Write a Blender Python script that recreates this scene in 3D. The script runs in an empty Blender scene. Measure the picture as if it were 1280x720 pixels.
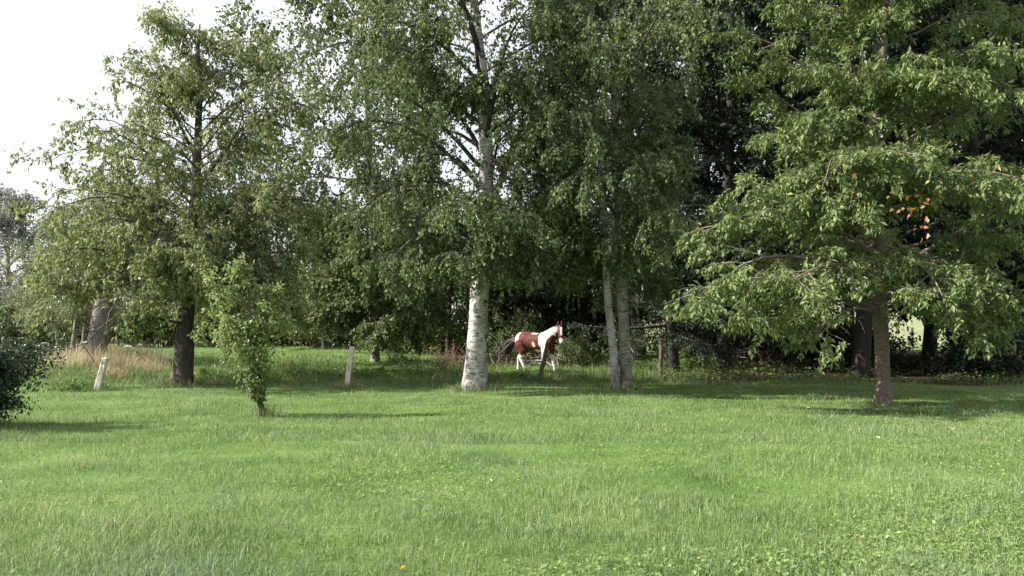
import bpy, bmesh, math, random
import numpy as np
from mathutils import Vector, Matrix
from mathutils import noise as mnoise

R = math.radians
sc = bpy.context.scene
col = sc.collection

# ------------------------------------------------------------------ camera, sky, sun, exposure
FPX, HOR, CAMH = 1108.0, 405.0, 1.6          # focal length and horizon row in photo pixels, eye height
PITCH = math.atan((HOR - 360.0) / FPX)
cam = bpy.data.cameras.new('camera')
cam.sensor_width = 36.0
cam.lens = 36.0 * FPX / 1280.0
cam.clip_start = 0.1
cam.clip_end = 3000.0
cam_ob = bpy.data.objects.new('camera', cam)
col.objects.link(cam_ob)
cam_ob.location = (0, 0, CAMH)
cam_ob.rotation_euler = (R(90) + PITCH, 0, 0)
sc.camera = cam_ob

SUN_EL, SUN_AZ = R(39), R(-96)              # azimuth clockwise from +Y: the sun stands to the left, a little behind the camera
world = bpy.data.worlds.new("World")
sc.world = world
world.use_nodes = True
wn, wl = world.node_tree.nodes, world.node_tree.links
wn.clear()
wo = wn.new('ShaderNodeOutputWorld')
wb = wn.new('ShaderNodeBackground')
ws = wn.new('ShaderNodeTexSky')
ws.sky_type = 'NISHITA'
ws.sun_disc = False
ws.sun_elevation = SUN_EL
ws.sun_rotation = SUN_AZ % (2 * math.pi)
ws.dust_density = 3.0
wt = wn.new('ShaderNodeTexCoord')
wz = wn.new('ShaderNodeTexNoise')
wz.inputs['Scale'].default_value = 2.2
wz.inputs['Detail'].default_value = 5
wr = wn.new('ShaderNodeValToRGB')
wr.color_ramp.elements[0].position = 0.32
wr.color_ramp.elements[0].color = (.55, .55, .55, 1)
wr.color_ramp.elements[1].position = 0.62
wr.color_ramp.elements[1].color = (.95, .95, .95, 1)
wm = wn.new('ShaderNodeMix')
wm.data_type = 'RGBA'
wm.inputs['B'].default_value = (9.2, 9.4, 9.9, 1)        # thin white cloud
wl.new(wt.outputs['Generated'], wz.inputs['Vector'])
wl.new(wz.outputs['Fac'], wr.inputs['Fac'])
wl.new(wr.outputs['Color'], wm.inputs['Factor'])
wl.new(ws.outputs['Color'], wm.inputs['A'])
wl.new(wm.outputs['Result'], wb.inputs['Color'])
wb.inputs['Strength'].default_value = 0.06
wl.new(wb.outputs['Background'], wo.inputs['Surface'])

sun = bpy.data.lights.new('sun', 'SUN')
sun.energy = 5.0
sun.angle = R(0.55)
sun.color = (1.0, 0.95, 0.86)
sun_ob = bpy.data.objects.new('sun', sun)
col.objects.link(sun_ob)
sdir = Vector((math.cos(SUN_EL) * math.sin(SUN_AZ), math.cos(SUN_EL) * math.cos(SUN_AZ), math.sin(SUN_EL)))
sun_ob.rotation_euler = sdir.to_track_quat('Z', 'Y').to_euler()
sun_ob.location = (-30, -10, 30)

sc.view_settings.view_transform = 'Standard'
sc.view_settings.look = 'None'
sc.view_settings.exposure = 1.35
sc.view_settings.gamma = 1.0
try:
    sc.cycles.max_bounces = 6
    sc.cycles.diffuse_bounces = 3
    sc.cycles.transmission_bounces = 4
    sc.cycles.glossy_bounces = 2
except Exception:
    pass

# ------------------------------------------------------------------ helpers
def P(px, py, Y):
    """world point seen at photo pixel (px, py) at distance Y"""
    x, y = (px - 640.0) / FPX, (360.0 - py) / FPX
    c, s = math.cos(PITCH), math.sin(PITCH)
    wy, wz_ = c - y * s, s + y * c
    k = Y / wy
    return np.array([x * k, Y, CAMH + wz_ * k])

def X(px, Y):
    return (px - 640.0) / FPX * Y

def ground_z(x, y):
    """height of the ground sheet"""
    x = np.asarray(x, float); y = np.asarray(y, float)
    z = 0.03 * np.sin(x * .55 + .4) * np.cos(y * .37) + 0.02 * np.sin(x * 1.3 + y * .9)
    z = z + 0.05 * np.clip((y - 24) / 6, 0, 1) * (np.sin(x * 1.1 + 1.7 * np.sin(y * .6)) + np.sin(y * 1.7 + x * .4)) 
    t = np.clip((y - 62) / 140.0, 0, 1)
    z = z + 9 * t * t * (3 - 2 * t) * np.clip((x + 12) / 28, .04, 1)
    return z

def gz(x, y):
    return float(ground_z(x, y))

def unit(v):
    return v / np.maximum(np.linalg.norm(v, axis=-1, keepdims=True), 1e-9)

def tag(o, label=None, cat=None, group=None, kind=None):
    if label: o['label'] = label
    if cat: o['category'] = cat
    if group: o['group'] = group
    if kind: o['kind'] = kind
    return o

def empty(name, loc, label, cat, group=None, rz=0.0):
    o = bpy.data.objects.new(name, None)
    o.empty_display_size = 0.3
    col.objects.link(o)
    o.location = loc
    o.rotation_euler = (0, 0, rz)
    return tag(o, label, cat, group)

def link(name, me, mat, parent=None, kind=None):
    o = bpy.data.objects.new(name, me)
    col.objects.link(o)
    if mat is not None and not me.materials:
        me.materials.append(mat)
    if parent is not None:
        o.parent = parent
    if kind:
        o['kind'] = kind
    return o

def copy_tree(o, parent=None):
    c = o.copy()
    col.objects.link(c)
    if parent is not None:
        c.parent = parent
        c.matrix_parent_inverse = o.matrix_parent_inverse.copy()
    for ch in [x for x in o.children]:
        copy_tree(ch, c)
    return c

def np_mesh(name, V, loops, starts, totals, smooth=False, attrs=None):
    me = bpy.data.meshes.new(name)
    V = np.ascontiguousarray(V, dtype=np.float32)
    me.vertices.add(len(V))
    me.vertices.foreach_set('co', V.ravel())
    me.loops.add(len(loops))
    me.loops.foreach_set('vertex_index', np.ascontiguousarray(loops, dtype=np.int32))
    me.polygons.add(len(starts))
    me.polygons.foreach_set('loop_start', np.ascontiguousarray(starts, dtype=np.int32))
    me.polygons.foreach_set('use_smooth', np.full(len(starts), smooth, dtype=bool))
    for k, a in (attrs or {}).items():
        at = me.attributes.new(k, 'FLOAT', 'POINT')
        at.data.foreach_set('value', np.ascontiguousarray(a, dtype=np.float32))
    me.update(calc_edges=True)
    me.validate()
    return me

class Geo:
    """collects quads and triangles as arrays"""
    def __init__(self):
        self.V, self.Q, self.T, self.A, self.n = [], [], [], [], 0
    def add(self, V, Q=None, T=None, tint=None):
        V = np.asarray(V, float).reshape(-1, 3)
        if Q is not None and len(Q): self.Q.append(np.asarray(Q, int) + self.n)
        if T is not None and len(T): self.T.append(np.asarray(T, int) + self.n)
        self.V.append(V)
        self.A.append(np.zeros(len(V)) if tint is None else np.broadcast_to(np.asarray(tint, float), (len(V),)))
        self.n += len(V)
    def mesh(self, name, smooth=False):
        V = np.concatenate(self.V) if self.V else np.zeros((0, 3))
        Q = np.concatenate(self.Q) if self.Q else np.zeros((0, 4), int)
        T = np.concatenate(self.T) if self.T else np.zeros((0, 3), int)
        loops = np.concatenate([Q.ravel(), T.ravel()])
        totals = np.concatenate([np.full(len(Q), 4), np.full(len(T), 3)])
        starts = np.concatenate([[0], np.cumsum(totals)[:-1]]) if len(totals) else np.zeros(0)
        return np_mesh(name, V, loops, starts, totals, smooth, {'tint': np.concatenate(self.A)})

def tubes(geo, pts, rad, sides=5, rough=0.0, rng=None, cap=True):
    """pts (M,n,3), rad (M,n): M round limbs"""
    pts = np.asarray(pts, float); rad = np.asarray(rad, float)
    M, n, _ = pts.shape
    T = np.empty_like(pts)
    T[:, 1:-1] = pts[:, 2:] - pts[:, :-2]
    T[:, 0] = pts[:, 1] - pts[:, 0]
    T[:, -1] = pts[:, -1] - pts[:, -2]
    T = unit(T)
    mean = unit(pts[:, -1] - pts[:, 0])
    ref = np.where(np.abs(mean[:, 2:3]) < .8, np.array([[0, 0, 1.]]), np.array([[0, 1., 0]]))[:, None, :]
    A = unit(np.cross(T, np.broadcast_to(ref, T.shape)))
    B = np.cross(T, A)
    ang = np.arange(sides) * 2 * math.pi / sides
    r = rad[:, :, None, None] * np.ones((1, 1, sides, 1))
    if rough and rng is not None:
        r = r * (1 + rough * rng.normal(size=(M, n, sides, 1)))
    V = pts[:, :, None, :] + r * (np.cos(ang)[None, None, :, None] * A[:, :, None, :] + np.sin(ang)[None, None, :, None] * B[:, :, None, :])
    idx = np.arange(M * n * sides).reshape(M, n, sides)
    a, b = idx[:, :-1, :], np.roll(idx, -1, axis=2)[:, :-1, :]
    c, d = np.roll(idx, -1, axis=2)[:, 1:, :], idx[:, 1:, :]
    Q = np.stack([a, b, c, d], -1).reshape(-1, 4)
    Tt = None
    if cap:
        e = idx[:, -1, :]
        Tt = np.stack([np.repeat(e[:, :1], sides - 2, 1), e[:, 1:-1], e[:, 2:]], -1).reshape(-1, 3)
    geo.add(V.reshape(-1, 3), Q, Tt)

def leaves(geo, p, d, u, L, W, tint, fold=0.12):
    """folded diamond leaves: p base, d direction, u up side"""
    d = unit(d)
    s = unit(np.cross(d, u))
    u = np.cross(s, d)
    L = L[:, None]; W = W[:, None]
    b = p
    m = p + d * L * .42 + u * W * fold
    v = np.stack([b, m + s * W * .5, p + d * L - u * L * .08, m - s * W * .5], 1)
    mid = np.arange(len(p)) * 4
    T = np.concatenate([np.stack([mid, mid + 1, mid + 2], 1), np.stack([mid, mid + 2, mid + 3], 1)])
    geo.add(v.reshape(-1, 3), None, T, np.repeat(tint, 4))

def grow(Pp, D, L, nseg, wander, grav, rng):
    """M branches at once; grav is added to the direction per step (number or per-step list)"""
    M = len(Pp)
    pts = np.empty((M, nseg + 1, 3)); pts[:, 0] = Pp
    d = unit(np.array(D, float)); p = np.array(Pp, float)
    g = np.broadcast_to(np.asarray(grav, float), (nseg,))
    for i in range(nseg):
        d = d + rng.normal(size=(M, 3)) * wander
        d[:, 2] += g[i]
        d = unit(d)
        p = p + d * (L / nseg)[:, None]
        pts[:, i + 1] = p
    return pts

def along(pts, t):
    """pts (M,n,3), t (M,k): positions and tangents (M,k,3)"""
    n = pts.shape[1] - 1
    f = np.clip(t * n, 0, n - 1e-6); i = f.astype(int); fr = (f - i)[..., None]
    m = np.arange(len(pts))[:, None]
    a, b = pts[m, i], pts[m, i + 1]
    return a * (1 - fr) + b * fr, unit(b - a)

def spawn(pts, L, k, t0, t1, angle, flat, ratio, rng, taper=.6):
    """k children per branch; flat 0..1 keeps them in a horizontal spray"""
    M = len(pts)
    t = t0 + (t1 - t0) * (np.arange(k)[None, :] + rng.random((M, k))) / k
    p, T = along(pts, t)
    rnd = rng.normal(size=(M, k, 3))
    side = np.cross(T, np.array([0, 0, 1.])) * np.where((np.arange(k) % 2)[None, :, None] == 0, 1, -1)
    perp = unit(np.cross(T, rnd)) * (1 - flat) + unit(side + 1e-6) * flat
    perp = unit(perp)
    a = angle + rng.normal(size=(M, k, 1)) * .18
    D = T * np.cos(a) + perp * np.sin(a)
    Lc = np.repeat(L[:, None], k, 1) * ratio * (1 - taper * t) * rng.uniform(.65, 1.25, (M, k))
    return p.reshape(-1, 3), D.reshape(-1, 3), Lc.ravel()

def taper(M, n, r0, r1):
    t = np.linspace(0, 1, n)[None, :]
    return np.asarray(r0).reshape(-1, 1) * (1 - t) + np.asarray(r1).reshape(-1, 1) * t

def polyline(points, radii, n):
    """smooth resampling of a few given points"""
    points = np.asarray(points, float); radii = np.asarray(radii, float)
    k = np.linspace(0, 1, len(points)); t = np.linspace(0, 1, n)
    q = np.stack([np.interp(t, k, points[:, i]) for i in range(3)], 1)
    r = np.interp(t, k, radii)
    for _ in range(max(1, n // (2 * len(points)))):
        q[1:-1] = (q[:-2] + 2 * q[1:-1] + q[2:]) / 4
    return q, r

# ------------------------------------------------------------------ materials
def nodes(name):
    m = bpy.data.materials.new(name)
    m.use_nodes = True
    nt = m.node_tree
    nt.nodes.clear()
    out = nt.nodes.new('ShaderNodeOutputMaterial')
    return m, nt.nodes, nt.links, out

def ramp(N, stops):
    r = N.new('ShaderNodeValToRGB')
    e = r.color_ramp.elements
    while len(e) < len(stops): e.new(.5)
    for el, (pos, c) in zip(e, stops):
        el.position = pos; el.color = (*c, 1)
    return r

def leaf_mat(name, c0, c1, accent, accent_at=.93, trans=.35, gloss=.12, rough=.45, clump=.55):
    """c0..c1: range of leaf colours; accent: colour of the few leaves that turned"""
    m, N, Lk, out = nodes(name)
    at = N.new('ShaderNodeAttribute'); at.attribute_name = 'tint'
    tc = N.new('ShaderNodeTexCoord')
    nz = N.new('ShaderNodeTexNoise'); nz.inputs['Scale'].default_value = clump; nz.inputs['Detail'].default_value = 2
    Lk.new(tc.outputs['Object'], nz.inputs['Vector'])
    mx = N.new('ShaderNodeMath'); mx.operation = 'MULTIPLY_ADD'
    mx.inputs[1].default_value = .5; 
    Lk.new(nz.outputs['Fac'], mx.inputs[0])
    ml = N.new('ShaderNodeMath'); ml.operation = 'MULTIPLY_ADD'; ml.inputs[1].default_value = .62; ml.inputs[2].default_value = -.02
    Lk.new(at.outputs['Fac'], ml.inputs[0]); Lk.new(ml.outputs[0], mx.inputs[2])
    mid = tuple((a + b) / 2 for a, b in zip(c0, c1))
    rp = ramp(N, [(.18, c0), (.5, mid), (.8, c1)])
    Lk.new(mx.outputs[0], rp.inputs['Fac'])
    gt = N.new('ShaderNodeMath'); gt.operation = 'GREATER_THAN'; gt.inputs[1].default_value = accent_at
    Lk.new(at.outputs['Fac'], gt.inputs[0])
    mc = N.new('ShaderNodeMix'); mc.data_type = 'RGBA'
    Lk.new(gt.outputs[0], mc.inputs['Factor']); Lk.new(rp.outputs['Color'], mc.inputs['A']); mc.inputs['B'].default_value = (*accent, 1)
    pb = N.new('ShaderNodeBsdfPrincipled')
    pb.inputs['Roughness'].default_value = rough
    pb.inputs['Specular IOR Level'].default_value = gloss * 3
    Lk.new(mc.outputs['Result'], pb.inputs['Base Color'])
    tr = N.new('ShaderNodeBsdfTranslucent')
    hs = N.new('ShaderNodeHueSaturation'); hs.inputs['Hue'].default_value = .485; hs.inputs['Saturation'].default_value = 1.1; hs.inputs['Value'].default_value = 1.3
    Lk.new(mc.outputs['Result'], hs.inputs['Color']); Lk.new(hs.outputs['Color'], tr.inputs['Color'])
    ms = N.new('ShaderNodeMixShader'); ms.inputs['Fac'].default_value = trans
    Lk.new(pb.outputs[0], ms.inputs[1]); Lk.new(tr.outputs[0], ms.inputs[2])
    Lk.new(ms.outputs[0], out.inputs['Surface'])
    return m

def bark_mat(name, dark, light, scale=6, stretch=.25, bump=.5, moss=None):
    m, N, Lk, out = nodes(name)
    tc = N.new('ShaderNodeTexCoord'); mp = N.new('ShaderNodeMapping')
    mp.inputs['Scale'].default_value = (1, 1, stretch)
    Lk.new(tc.outputs['Object'], mp.inputs['Vector'])
    n1 = N.new('ShaderNodeTexNoise'); n1.inputs['Scale'].default_value = scale; n1.inputs['Detail'].default_value = 8; n1.inputs['Roughness'].default_value = .7
    Lk.new(mp.outputs[0], n1.inputs['Vector'])
    v1 = N.new('ShaderNodeTexVoronoi'); v1.feature = 'DISTANCE_TO_EDGE'; v1.inputs['Scale'].default_value = scale * 2.2
    Lk.new(mp.outputs[0], v1.inputs['Vector'])
    rp = ramp(N, [(.33, dark), (.68, light)])
    Lk.new(n1.outputs['Fac'], rp.inputs['Fac'])
    c = rp.outputs['Color']
    if moss:
        n2 = N.new('ShaderNodeTexNoise'); n2.inputs['Scale'].default_value = 2.2; n2.inputs['Detail'].default_value = 5
        Lk.new(tc.outputs['Object'], n2.inputs['Vector'])
        r2 = ramp(N, [(.5, (0, 0, 0)), (.64, (1, 1, 1))]); Lk.new(n2.outputs['Fac'], r2.inputs['Fac'])
        mm = N.new('ShaderNodeMix'); mm.data_type = 'RGBA'; mm.inputs['B'].default_value = (*moss, 1)
        Lk.new(r2.outputs['Color'], mm.inputs['Factor']); Lk.new(c, mm.inputs['A']); c = mm.outputs['Result']
    pb = N.new('ShaderNodeBsdfPrincipled'); pb.inputs['Roughness'].default_value = .9
    Lk.new(c, pb.inputs['Base Color'])
    ad = N.new('ShaderNodeMath'); ad.operation = 'MULTIPLY_ADD'; ad.inputs[1].default_value = .6
    Lk.new(v1.outputs['Distance'], ad.inputs[0]); Lk.new(n1.outputs['Fac'], ad.inputs[2])
    bp = N.new('ShaderNodeBump'); bp.inputs['Strength'].default_value = bump; bp.inputs['Distance'].default_value = .04
    Lk.new(ad.outputs[0], bp.inputs['Height']); Lk.new(bp.outputs[0], pb.inputs['Normal'])
    Lk.new(pb.outputs[0], out.inputs['Surface'])
    return m

def birch_mat(name, white=(.56, .53, .5), grey=(.3, .28, .26), foot=.6):
    """peeling white bark: dark lens marks, diamond scars, a rough dark foot"""
    m, N, Lk, out = nodes(name)
    tc = N.new('ShaderNodeTexCoord')
    def nz(scale3, scale, detail=4):
        mp = N.new('ShaderNodeMapping'); mp.inputs['Scale'].default_value = scale3
        Lk.new(tc.outputs['Object'], mp.inputs['Vector'])
        n = N.new('ShaderNodeTexNoise'); n.inputs['Scale'].default_value = scale; n.inputs['Detail'].default_value = detail; n.inputs['Roughness'].default_value = .65
        Lk.new(mp.outputs[0], n.inputs['Vector'])
        return n.outputs['Fac']
    base = ramp(N, [(.34, grey), (.6, white)]); Lk.new(nz((1, 1, .8), 3.2, 6), base.inputs['Fac'])
    lens = ramp(N, [(.38, (1, 1, 1)), (.44, (0, 0, 0))]); Lk.new(nz((1, 1, 7), 5.5, 3), lens.inputs['Fac'])
    scar = ramp(N, [(.365, (1, 1, 1)), (.405, (0, 0, 0))]); Lk.new(nz((1, 1, 1.3), 2.6, 5), scar.inputs['Fac'])
    sep = N.new('ShaderNodeSeparateXYZ'); Lk.new(tc.outputs['Object'], sep.inputs[0])
    ft = N.new('ShaderNodeMapRange'); ft.inputs['From Min'].default_value = foot; ft.inputs['From Max'].default_value = -.1
    ft.inputs['To Min'].default_value = 0; ft.inputs['To Max'].default_value = .42
    Lk.new(sep.outputs['Z'], ft.inputs['Value'])
    fn = N.new('ShaderNodeMath'); fn.operation = 'ADD'; Lk.new(ft.outputs[0], fn.inputs[0]); Lk.new(nz((1, 1, .45), 7, 6), fn.inputs[1])
    fr = ramp(N, [(.68, (0, 0, 0)), (.86, (.8, .8, .8))]); Lk.new(fn.outputs[0], fr.inputs['Fac'])
    mxa = N.new('ShaderNodeMath'); mxa.operation = 'MAXIMUM'; Lk.new(lens.outputs['Color'], mxa.inputs[0]); Lk.new(scar.outputs['Color'], mxa.inputs[1])
    mxb = N.new('ShaderNodeMath'); mxb.operation = 'MAXIMUM'; Lk.new(mxa.outputs[0], mxb.inputs[0]); Lk.new(fr.outputs['Color'], mxb.inputs[1])
    mc = N.new('ShaderNodeMix'); mc.data_type = 'RGBA'
    Lk.new(mxb.outputs[0], mc.inputs['Factor']); Lk.new(base.outputs['Color'], mc.inputs['A']); mc.inputs['B'].default_value = (.06, .05, .045, 1)
    pb = N.new('ShaderNodeBsdfPrincipled'); pb.inputs['Roughness'].default_value = .8
    Lk.new(mc.outputs['Result'], pb.inputs['Base Color'])
    bp = N.new('ShaderNodeBump'); bp.inputs['Strength'].default_value = .6; bp.inputs['Distance'].default_value = .03; bp.invert = True
    Lk.new(mxb.outputs[0], bp.inputs['Height']); Lk.new(bp.outputs[0], pb.inputs['Normal'])
    Lk.new(pb.outputs[0], out.inputs['Surface'])
    return m

def plain_mat(name, stops, scale=8, rough=.85, stretch=(1, 1, 1), bump=.3, detail=6):
    m, N, Lk, out = nodes(name)
    tc = N.new('ShaderNodeTexCoord'); mp = N.new('ShaderNodeMapping'); mp.inputs['Scale'].default_value = stretch
    Lk.new(tc.outputs['Object'], mp.inputs['Vector'])
    n1 = N.new('ShaderNodeTexNoise'); n1.inputs['Scale'].default_value = scale; n1.inputs['Detail'].default_value = detail
    Lk.new(mp.outputs[0], n1.inputs['Vector'])
    rp = ramp(N, stops); Lk.new(n1.outputs['Fac'], rp.inputs['Fac'])
    pb = N.new('ShaderNodeBsdfPrincipled'); pb.inputs['Roughness'].default_value = rough
    Lk.new(rp.outputs['Color'], pb.inputs['Base Color'])
    if bump:
        bp = N.new('ShaderNodeBump'); bp.inputs['Strength'].default_value = bump; bp.inputs['Distance'].default_value = .02
        Lk.new(n1.outputs['Fac'], bp.inputs['Height']); Lk.new(bp.outputs[0], pb.inputs['Normal'])
    Lk.new(pb.outputs[0], out.inputs['Surface'])
    return m

def grass_mat(name, dark, mid, light, dry, trans=.35, patch=.35, dryness=.62, blue=(.15, .23, .12)):
    """blade colour from broad patches of sward plus each blade's own tint"""
    m, N, Lk, out = nodes(name)
    at = N.new('ShaderNodeAttribute'); at.attribute_name = 'tint'
    tc = N.new('ShaderNodeTexCoord')
    n1 = N.new('ShaderNodeTexNoise'); n1.inputs['Scale'].default_value = patch; n1.inputs['Detail'].default_value = 5; n1.inputs['Roughness'].default_value = .6
    mp = N.new('ShaderNodeMapping'); mp.inputs['Scale'].default_value = (1, 1, 0)
    Lk.new(tc.outputs['Object'], mp.inputs['Vector']); Lk.new(mp.outputs[0], n1.inputs['Vector'])
    n2 = N.new('ShaderNodeTexNoise'); n2.inputs['Scale'].default_value = patch * 3.1; n2.inputs['Detail'].default_value = 4
    Lk.new(mp.outputs[0], n2.inputs['Vector'])
    a = N.new('ShaderNodeMath'); a.operation = 'MULTIPLY_ADD'; a.inputs[1].default_value = .42
    Lk.new(at.outputs['Fac'], a.inputs[0])
    b = N.new('ShaderNodeMath'); b.operation = 'MULTIPLY_ADD'; b.inputs[1].default_value = 1.3; b.inputs[2].default_value = -.35
    Lk.new(n1.outputs['Fac'], b.inputs[0]); Lk.new(b.outputs[0], a.inputs[2])
    rp = ramp(N, [(.2, dark), (.5, mid), (.8, light)]); Lk.new(a.outputs[0], rp.inputs['Fac'])
    c = N.new('ShaderNodeMath'); c.operation = 'MULTIPLY_ADD'; c.inputs[1].default_value = .34
    Lk.new(at.outputs['Fac'], c.inputs[0]); Lk.new(n2.outputs['Fac'], c.inputs[2])
    r2 = ramp(N, [(dryness + .1, (0, 0, 0)), (dryness + .26, (1, 1, 1))]); Lk.new(c.outputs[0], r2.inputs['Fac'])
    mc = N.new('ShaderNodeMix'); mc.data_type = 'RGBA'; mc.inputs['B'].default_value = (*dry, 1)
    Lk.new(r2.outputs['Color'], mc.inputs['Factor']); Lk.new(rp.outputs['Color'], mc.inputs['A'])
    n3 = N.new('ShaderNodeTexNoise'); n3.inputs['Scale'].default_value = patch * 2.0; n3.inputs['Detail'].default_value = 6; n3.noise_dimensions = '4D'
    n3.inputs['W'].default_value = 3.3; Lk.new(mp.outputs[0], n3.inputs['Vector'])
    r3 = ramp(N, [(.52, (0, 0, 0)), (.68, (.75, .75, .75))]); Lk.new(n3.outputs['Fac'], r3.inputs['Fac'])
    m3 = N.new('ShaderNodeMix'); m3.data_type = 'RGBA'; m3.inputs['B'].default_value = (*blue, 1)
    Lk.new(r3.outputs['Color'], m3.inputs['Factor']); Lk.new(mc.outputs['Result'], m3.inputs['A']); mc = m3
    pb = N.new('ShaderNodeBsdfPrincipled'); pb.inputs['Roughness'].default_value = .5; pb.inputs['Specular IOR Level'].default_value = .3
    Lk.new(mc.outputs['Result'], pb.inputs['Base Color'])
    tr = N.new('ShaderNodeBsdfTranslucent'); Lk.new(mc.outputs['Result'], tr.inputs['Color'])
    ms = N.new('ShaderNodeMixShader'); ms.inputs['Fac'].default_value = trans
    Lk.new(pb.outputs[0], ms.inputs[1]); Lk.new(tr.outputs[0], ms.inputs[2]); Lk.new(ms.outputs[0], out.inputs['Surface'])
    return m

M = {}
M['birch_leaf'] = leaf_mat('birch_leaf', (.045, .078, .03), (.165, .21, .085), (.27, .25, .08), .975, .3, rough=.62, gloss=.08, clump=.5)
M['cherry_leaf'] = leaf_mat('cherry_leaf', (.065, .118, .034), (.19, .245, .09), (.28, .25, .09), .99, .3, rough=.6, clump=.6)
M['orange_leaf'] = leaf_mat('orange_leaf', (.3, .11, .045), (.5, .23, .09), (.34, .27, .1), .6, .4)
M['old_cherry_leaf'] = leaf_mat('old_cherry_leaf', (.1, .14, .055), (.26, .295, .13), (.32, .28, .12), .96, .42, clump=.45)
M['willow_leaf'] = leaf_mat('willow_leaf', (.1, .14, .06), (.2, .22, .12), (.3, .26, .12), .95, .4)
M['haze_far_leaf'] = leaf_mat('haze_far_leaf', (.16, .17, .15), (.24, .25, .22), (.3, .27, .2), .97, .3)  # greyed leaf colour stands in for distance haze and sky glare
M['shade_dark_leaf'] = leaf_mat('shade_dark_leaf', (.009, .016, .007), (.028, .046, .018), (.1, .1, .03), .99, .18)  # the wood's black shade is put into this leaf colour
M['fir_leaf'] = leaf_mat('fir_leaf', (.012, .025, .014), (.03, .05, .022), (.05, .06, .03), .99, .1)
M['hedge_leaf'] = leaf_mat('hedge_leaf', (.04, .068, .02), (.125, .16, .05), (.24, .2, .06), .97, .3)
M['bush_leaf'] = leaf_mat('bush_leaf', (.012, .03, .014), (.04, .075, .032), (.08, .1, .04), .97, .2, gloss=.2)
M['sapling_leaf'] = leaf_mat('sapling_leaf', (.11, .175, .055), (.28, .35, .14), (.38, .38, .16), .97, .45)
M['ivy_leaf'] = leaf_mat('ivy_leaf', (.06, .1, .028), (.16, .215, .065), (.22, .25, .08), .97, .35, gloss=.08)
M['bramble_leaf'] = leaf_mat('bramble_leaf', (.04, .075, .022), (.13, .19, .06), (.3, .14, .06), .965, .3)
M['nettle_leaf'] = leaf_mat('nettle_leaf', (.05, .11, .025), (.14, .24, .06), (.2, .25, .06), .97, .35)
M['dock_leaf'] = leaf_mat('dock_leaf', (.1, .035, .02), (.22, .1, .05), (.2, .16, .06), .9, .3)
M['birch_bark'] = birch_mat('birch_bark', (.47, .445, .425), (.22, .205, .19))
M['birch_bark_grey'] = birch_mat('birch_bark_grey', (.29, .275, .22), (.14, .13, .1), .25)
M['shade_birch_limb'] = bark_mat('shade_birch_limb', (.022, .019, .016), (.09, .082, .072), 7, .4)  # limb bark darkened to imitate the shade inside the crowns
M['cherry_bark'] = bark_mat('cherry_bark', (.08, .06, .05), (.24, .185, .155), 7, 2.2, .4)
M['old_bark'] = bark_mat('old_bark', (.03, .023, .02), (.1, .082, .07), 7, .3, .9)
M['grey_bark'] = bark_mat('grey_bark', (.09, .075, .07), (.27, .235, .225), 7, .3, .9)
M['shade_dark_bark'] = bark_mat('shade_dark_bark', (.012, .01, .009), (.035, .03, .025), 6, .3, .7)  # bark colour blackened to stand in for the wood's deep shade
M['twig'] = plain_mat('twig', [(.3, (.08, .06, .045)), (.7, (.17, .13, .1))], 5, bump=0)
M['dead_wood'] = plain_mat('dead_wood', [(.3, (.22, .18, .15)), (.7, (.42, .37, .32))], 9, stretch=(1, 1, .3))
M['dead_twig'] = plain_mat('dead_twig', [(.3, (.1, .065, .05)), (.7, (.24, .17, .13))], 4, bump=0)
M['post_pale'] = plain_mat('post_pale', [(.34, (.16, .14, .12)), (.47, (.46, .42, .37)), (.75, (.62, .58, .52))], 14, stretch=(1.5, 1.5, .25), bump=.6)
M['post_brown'] = plain_mat('post_brown', [(.3, (.05, .038, .028)), (.7, (.14, .11, .085))], 9, stretch=(1.5, 1.5, .25), bump=.6)
M['wire'] = plain_mat('wire', [(.3, (.25, .25, .24)), (.7, (.4, .4, .38))], 9, .5, bump=0)
M['lawn'] = grass_mat('lawn', (.1, .165, .056), (.176, .252, .096), (.275, .342, .165), (.36, .37, .18), dryness=.71, blue=(.2, .265, .165))
M['rough'] = grass_mat('rough', (.06, .12, .03), (.11, .185, .05), (.19, .25, .085), (.3, .26, .13), dryness=.62)
M['straw'] = grass_mat('straw', (.36, .31, .19), (.48, .41, .27), (.6, .53, .37), (.3, .22, .13), .3, blue=(.28, .27, .14))
M['weed'] = leaf_mat('weed', (.09, .165, .045), (.19, .28, .085), (.26, .32, .1), .97, .3, clump=1.5)
M['yellow_petal'] = plain_mat('yellow_petal', [(.3, (.75, .5, .01)), (.7, (.85, .65, .03))], 30, .7, bump=0)
M['white_petal'] = plain_mat('white_petal', [(.3, (.6, .6, .55)), (.7, (.78, .78, .72))], 30, .7, bump=0)
M['stalk'] = plain_mat('stalk', [(.3, (.1, .16, .05)), (.7, (.18, .22, .08))], 8, .7, bump=0)
M['fallen_leaf'] = plain_mat('fallen_leaf', [(.3, (.5, .22, .08)), (.7, (.62, .42, .2))], 14, .7, bump=0)

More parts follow.
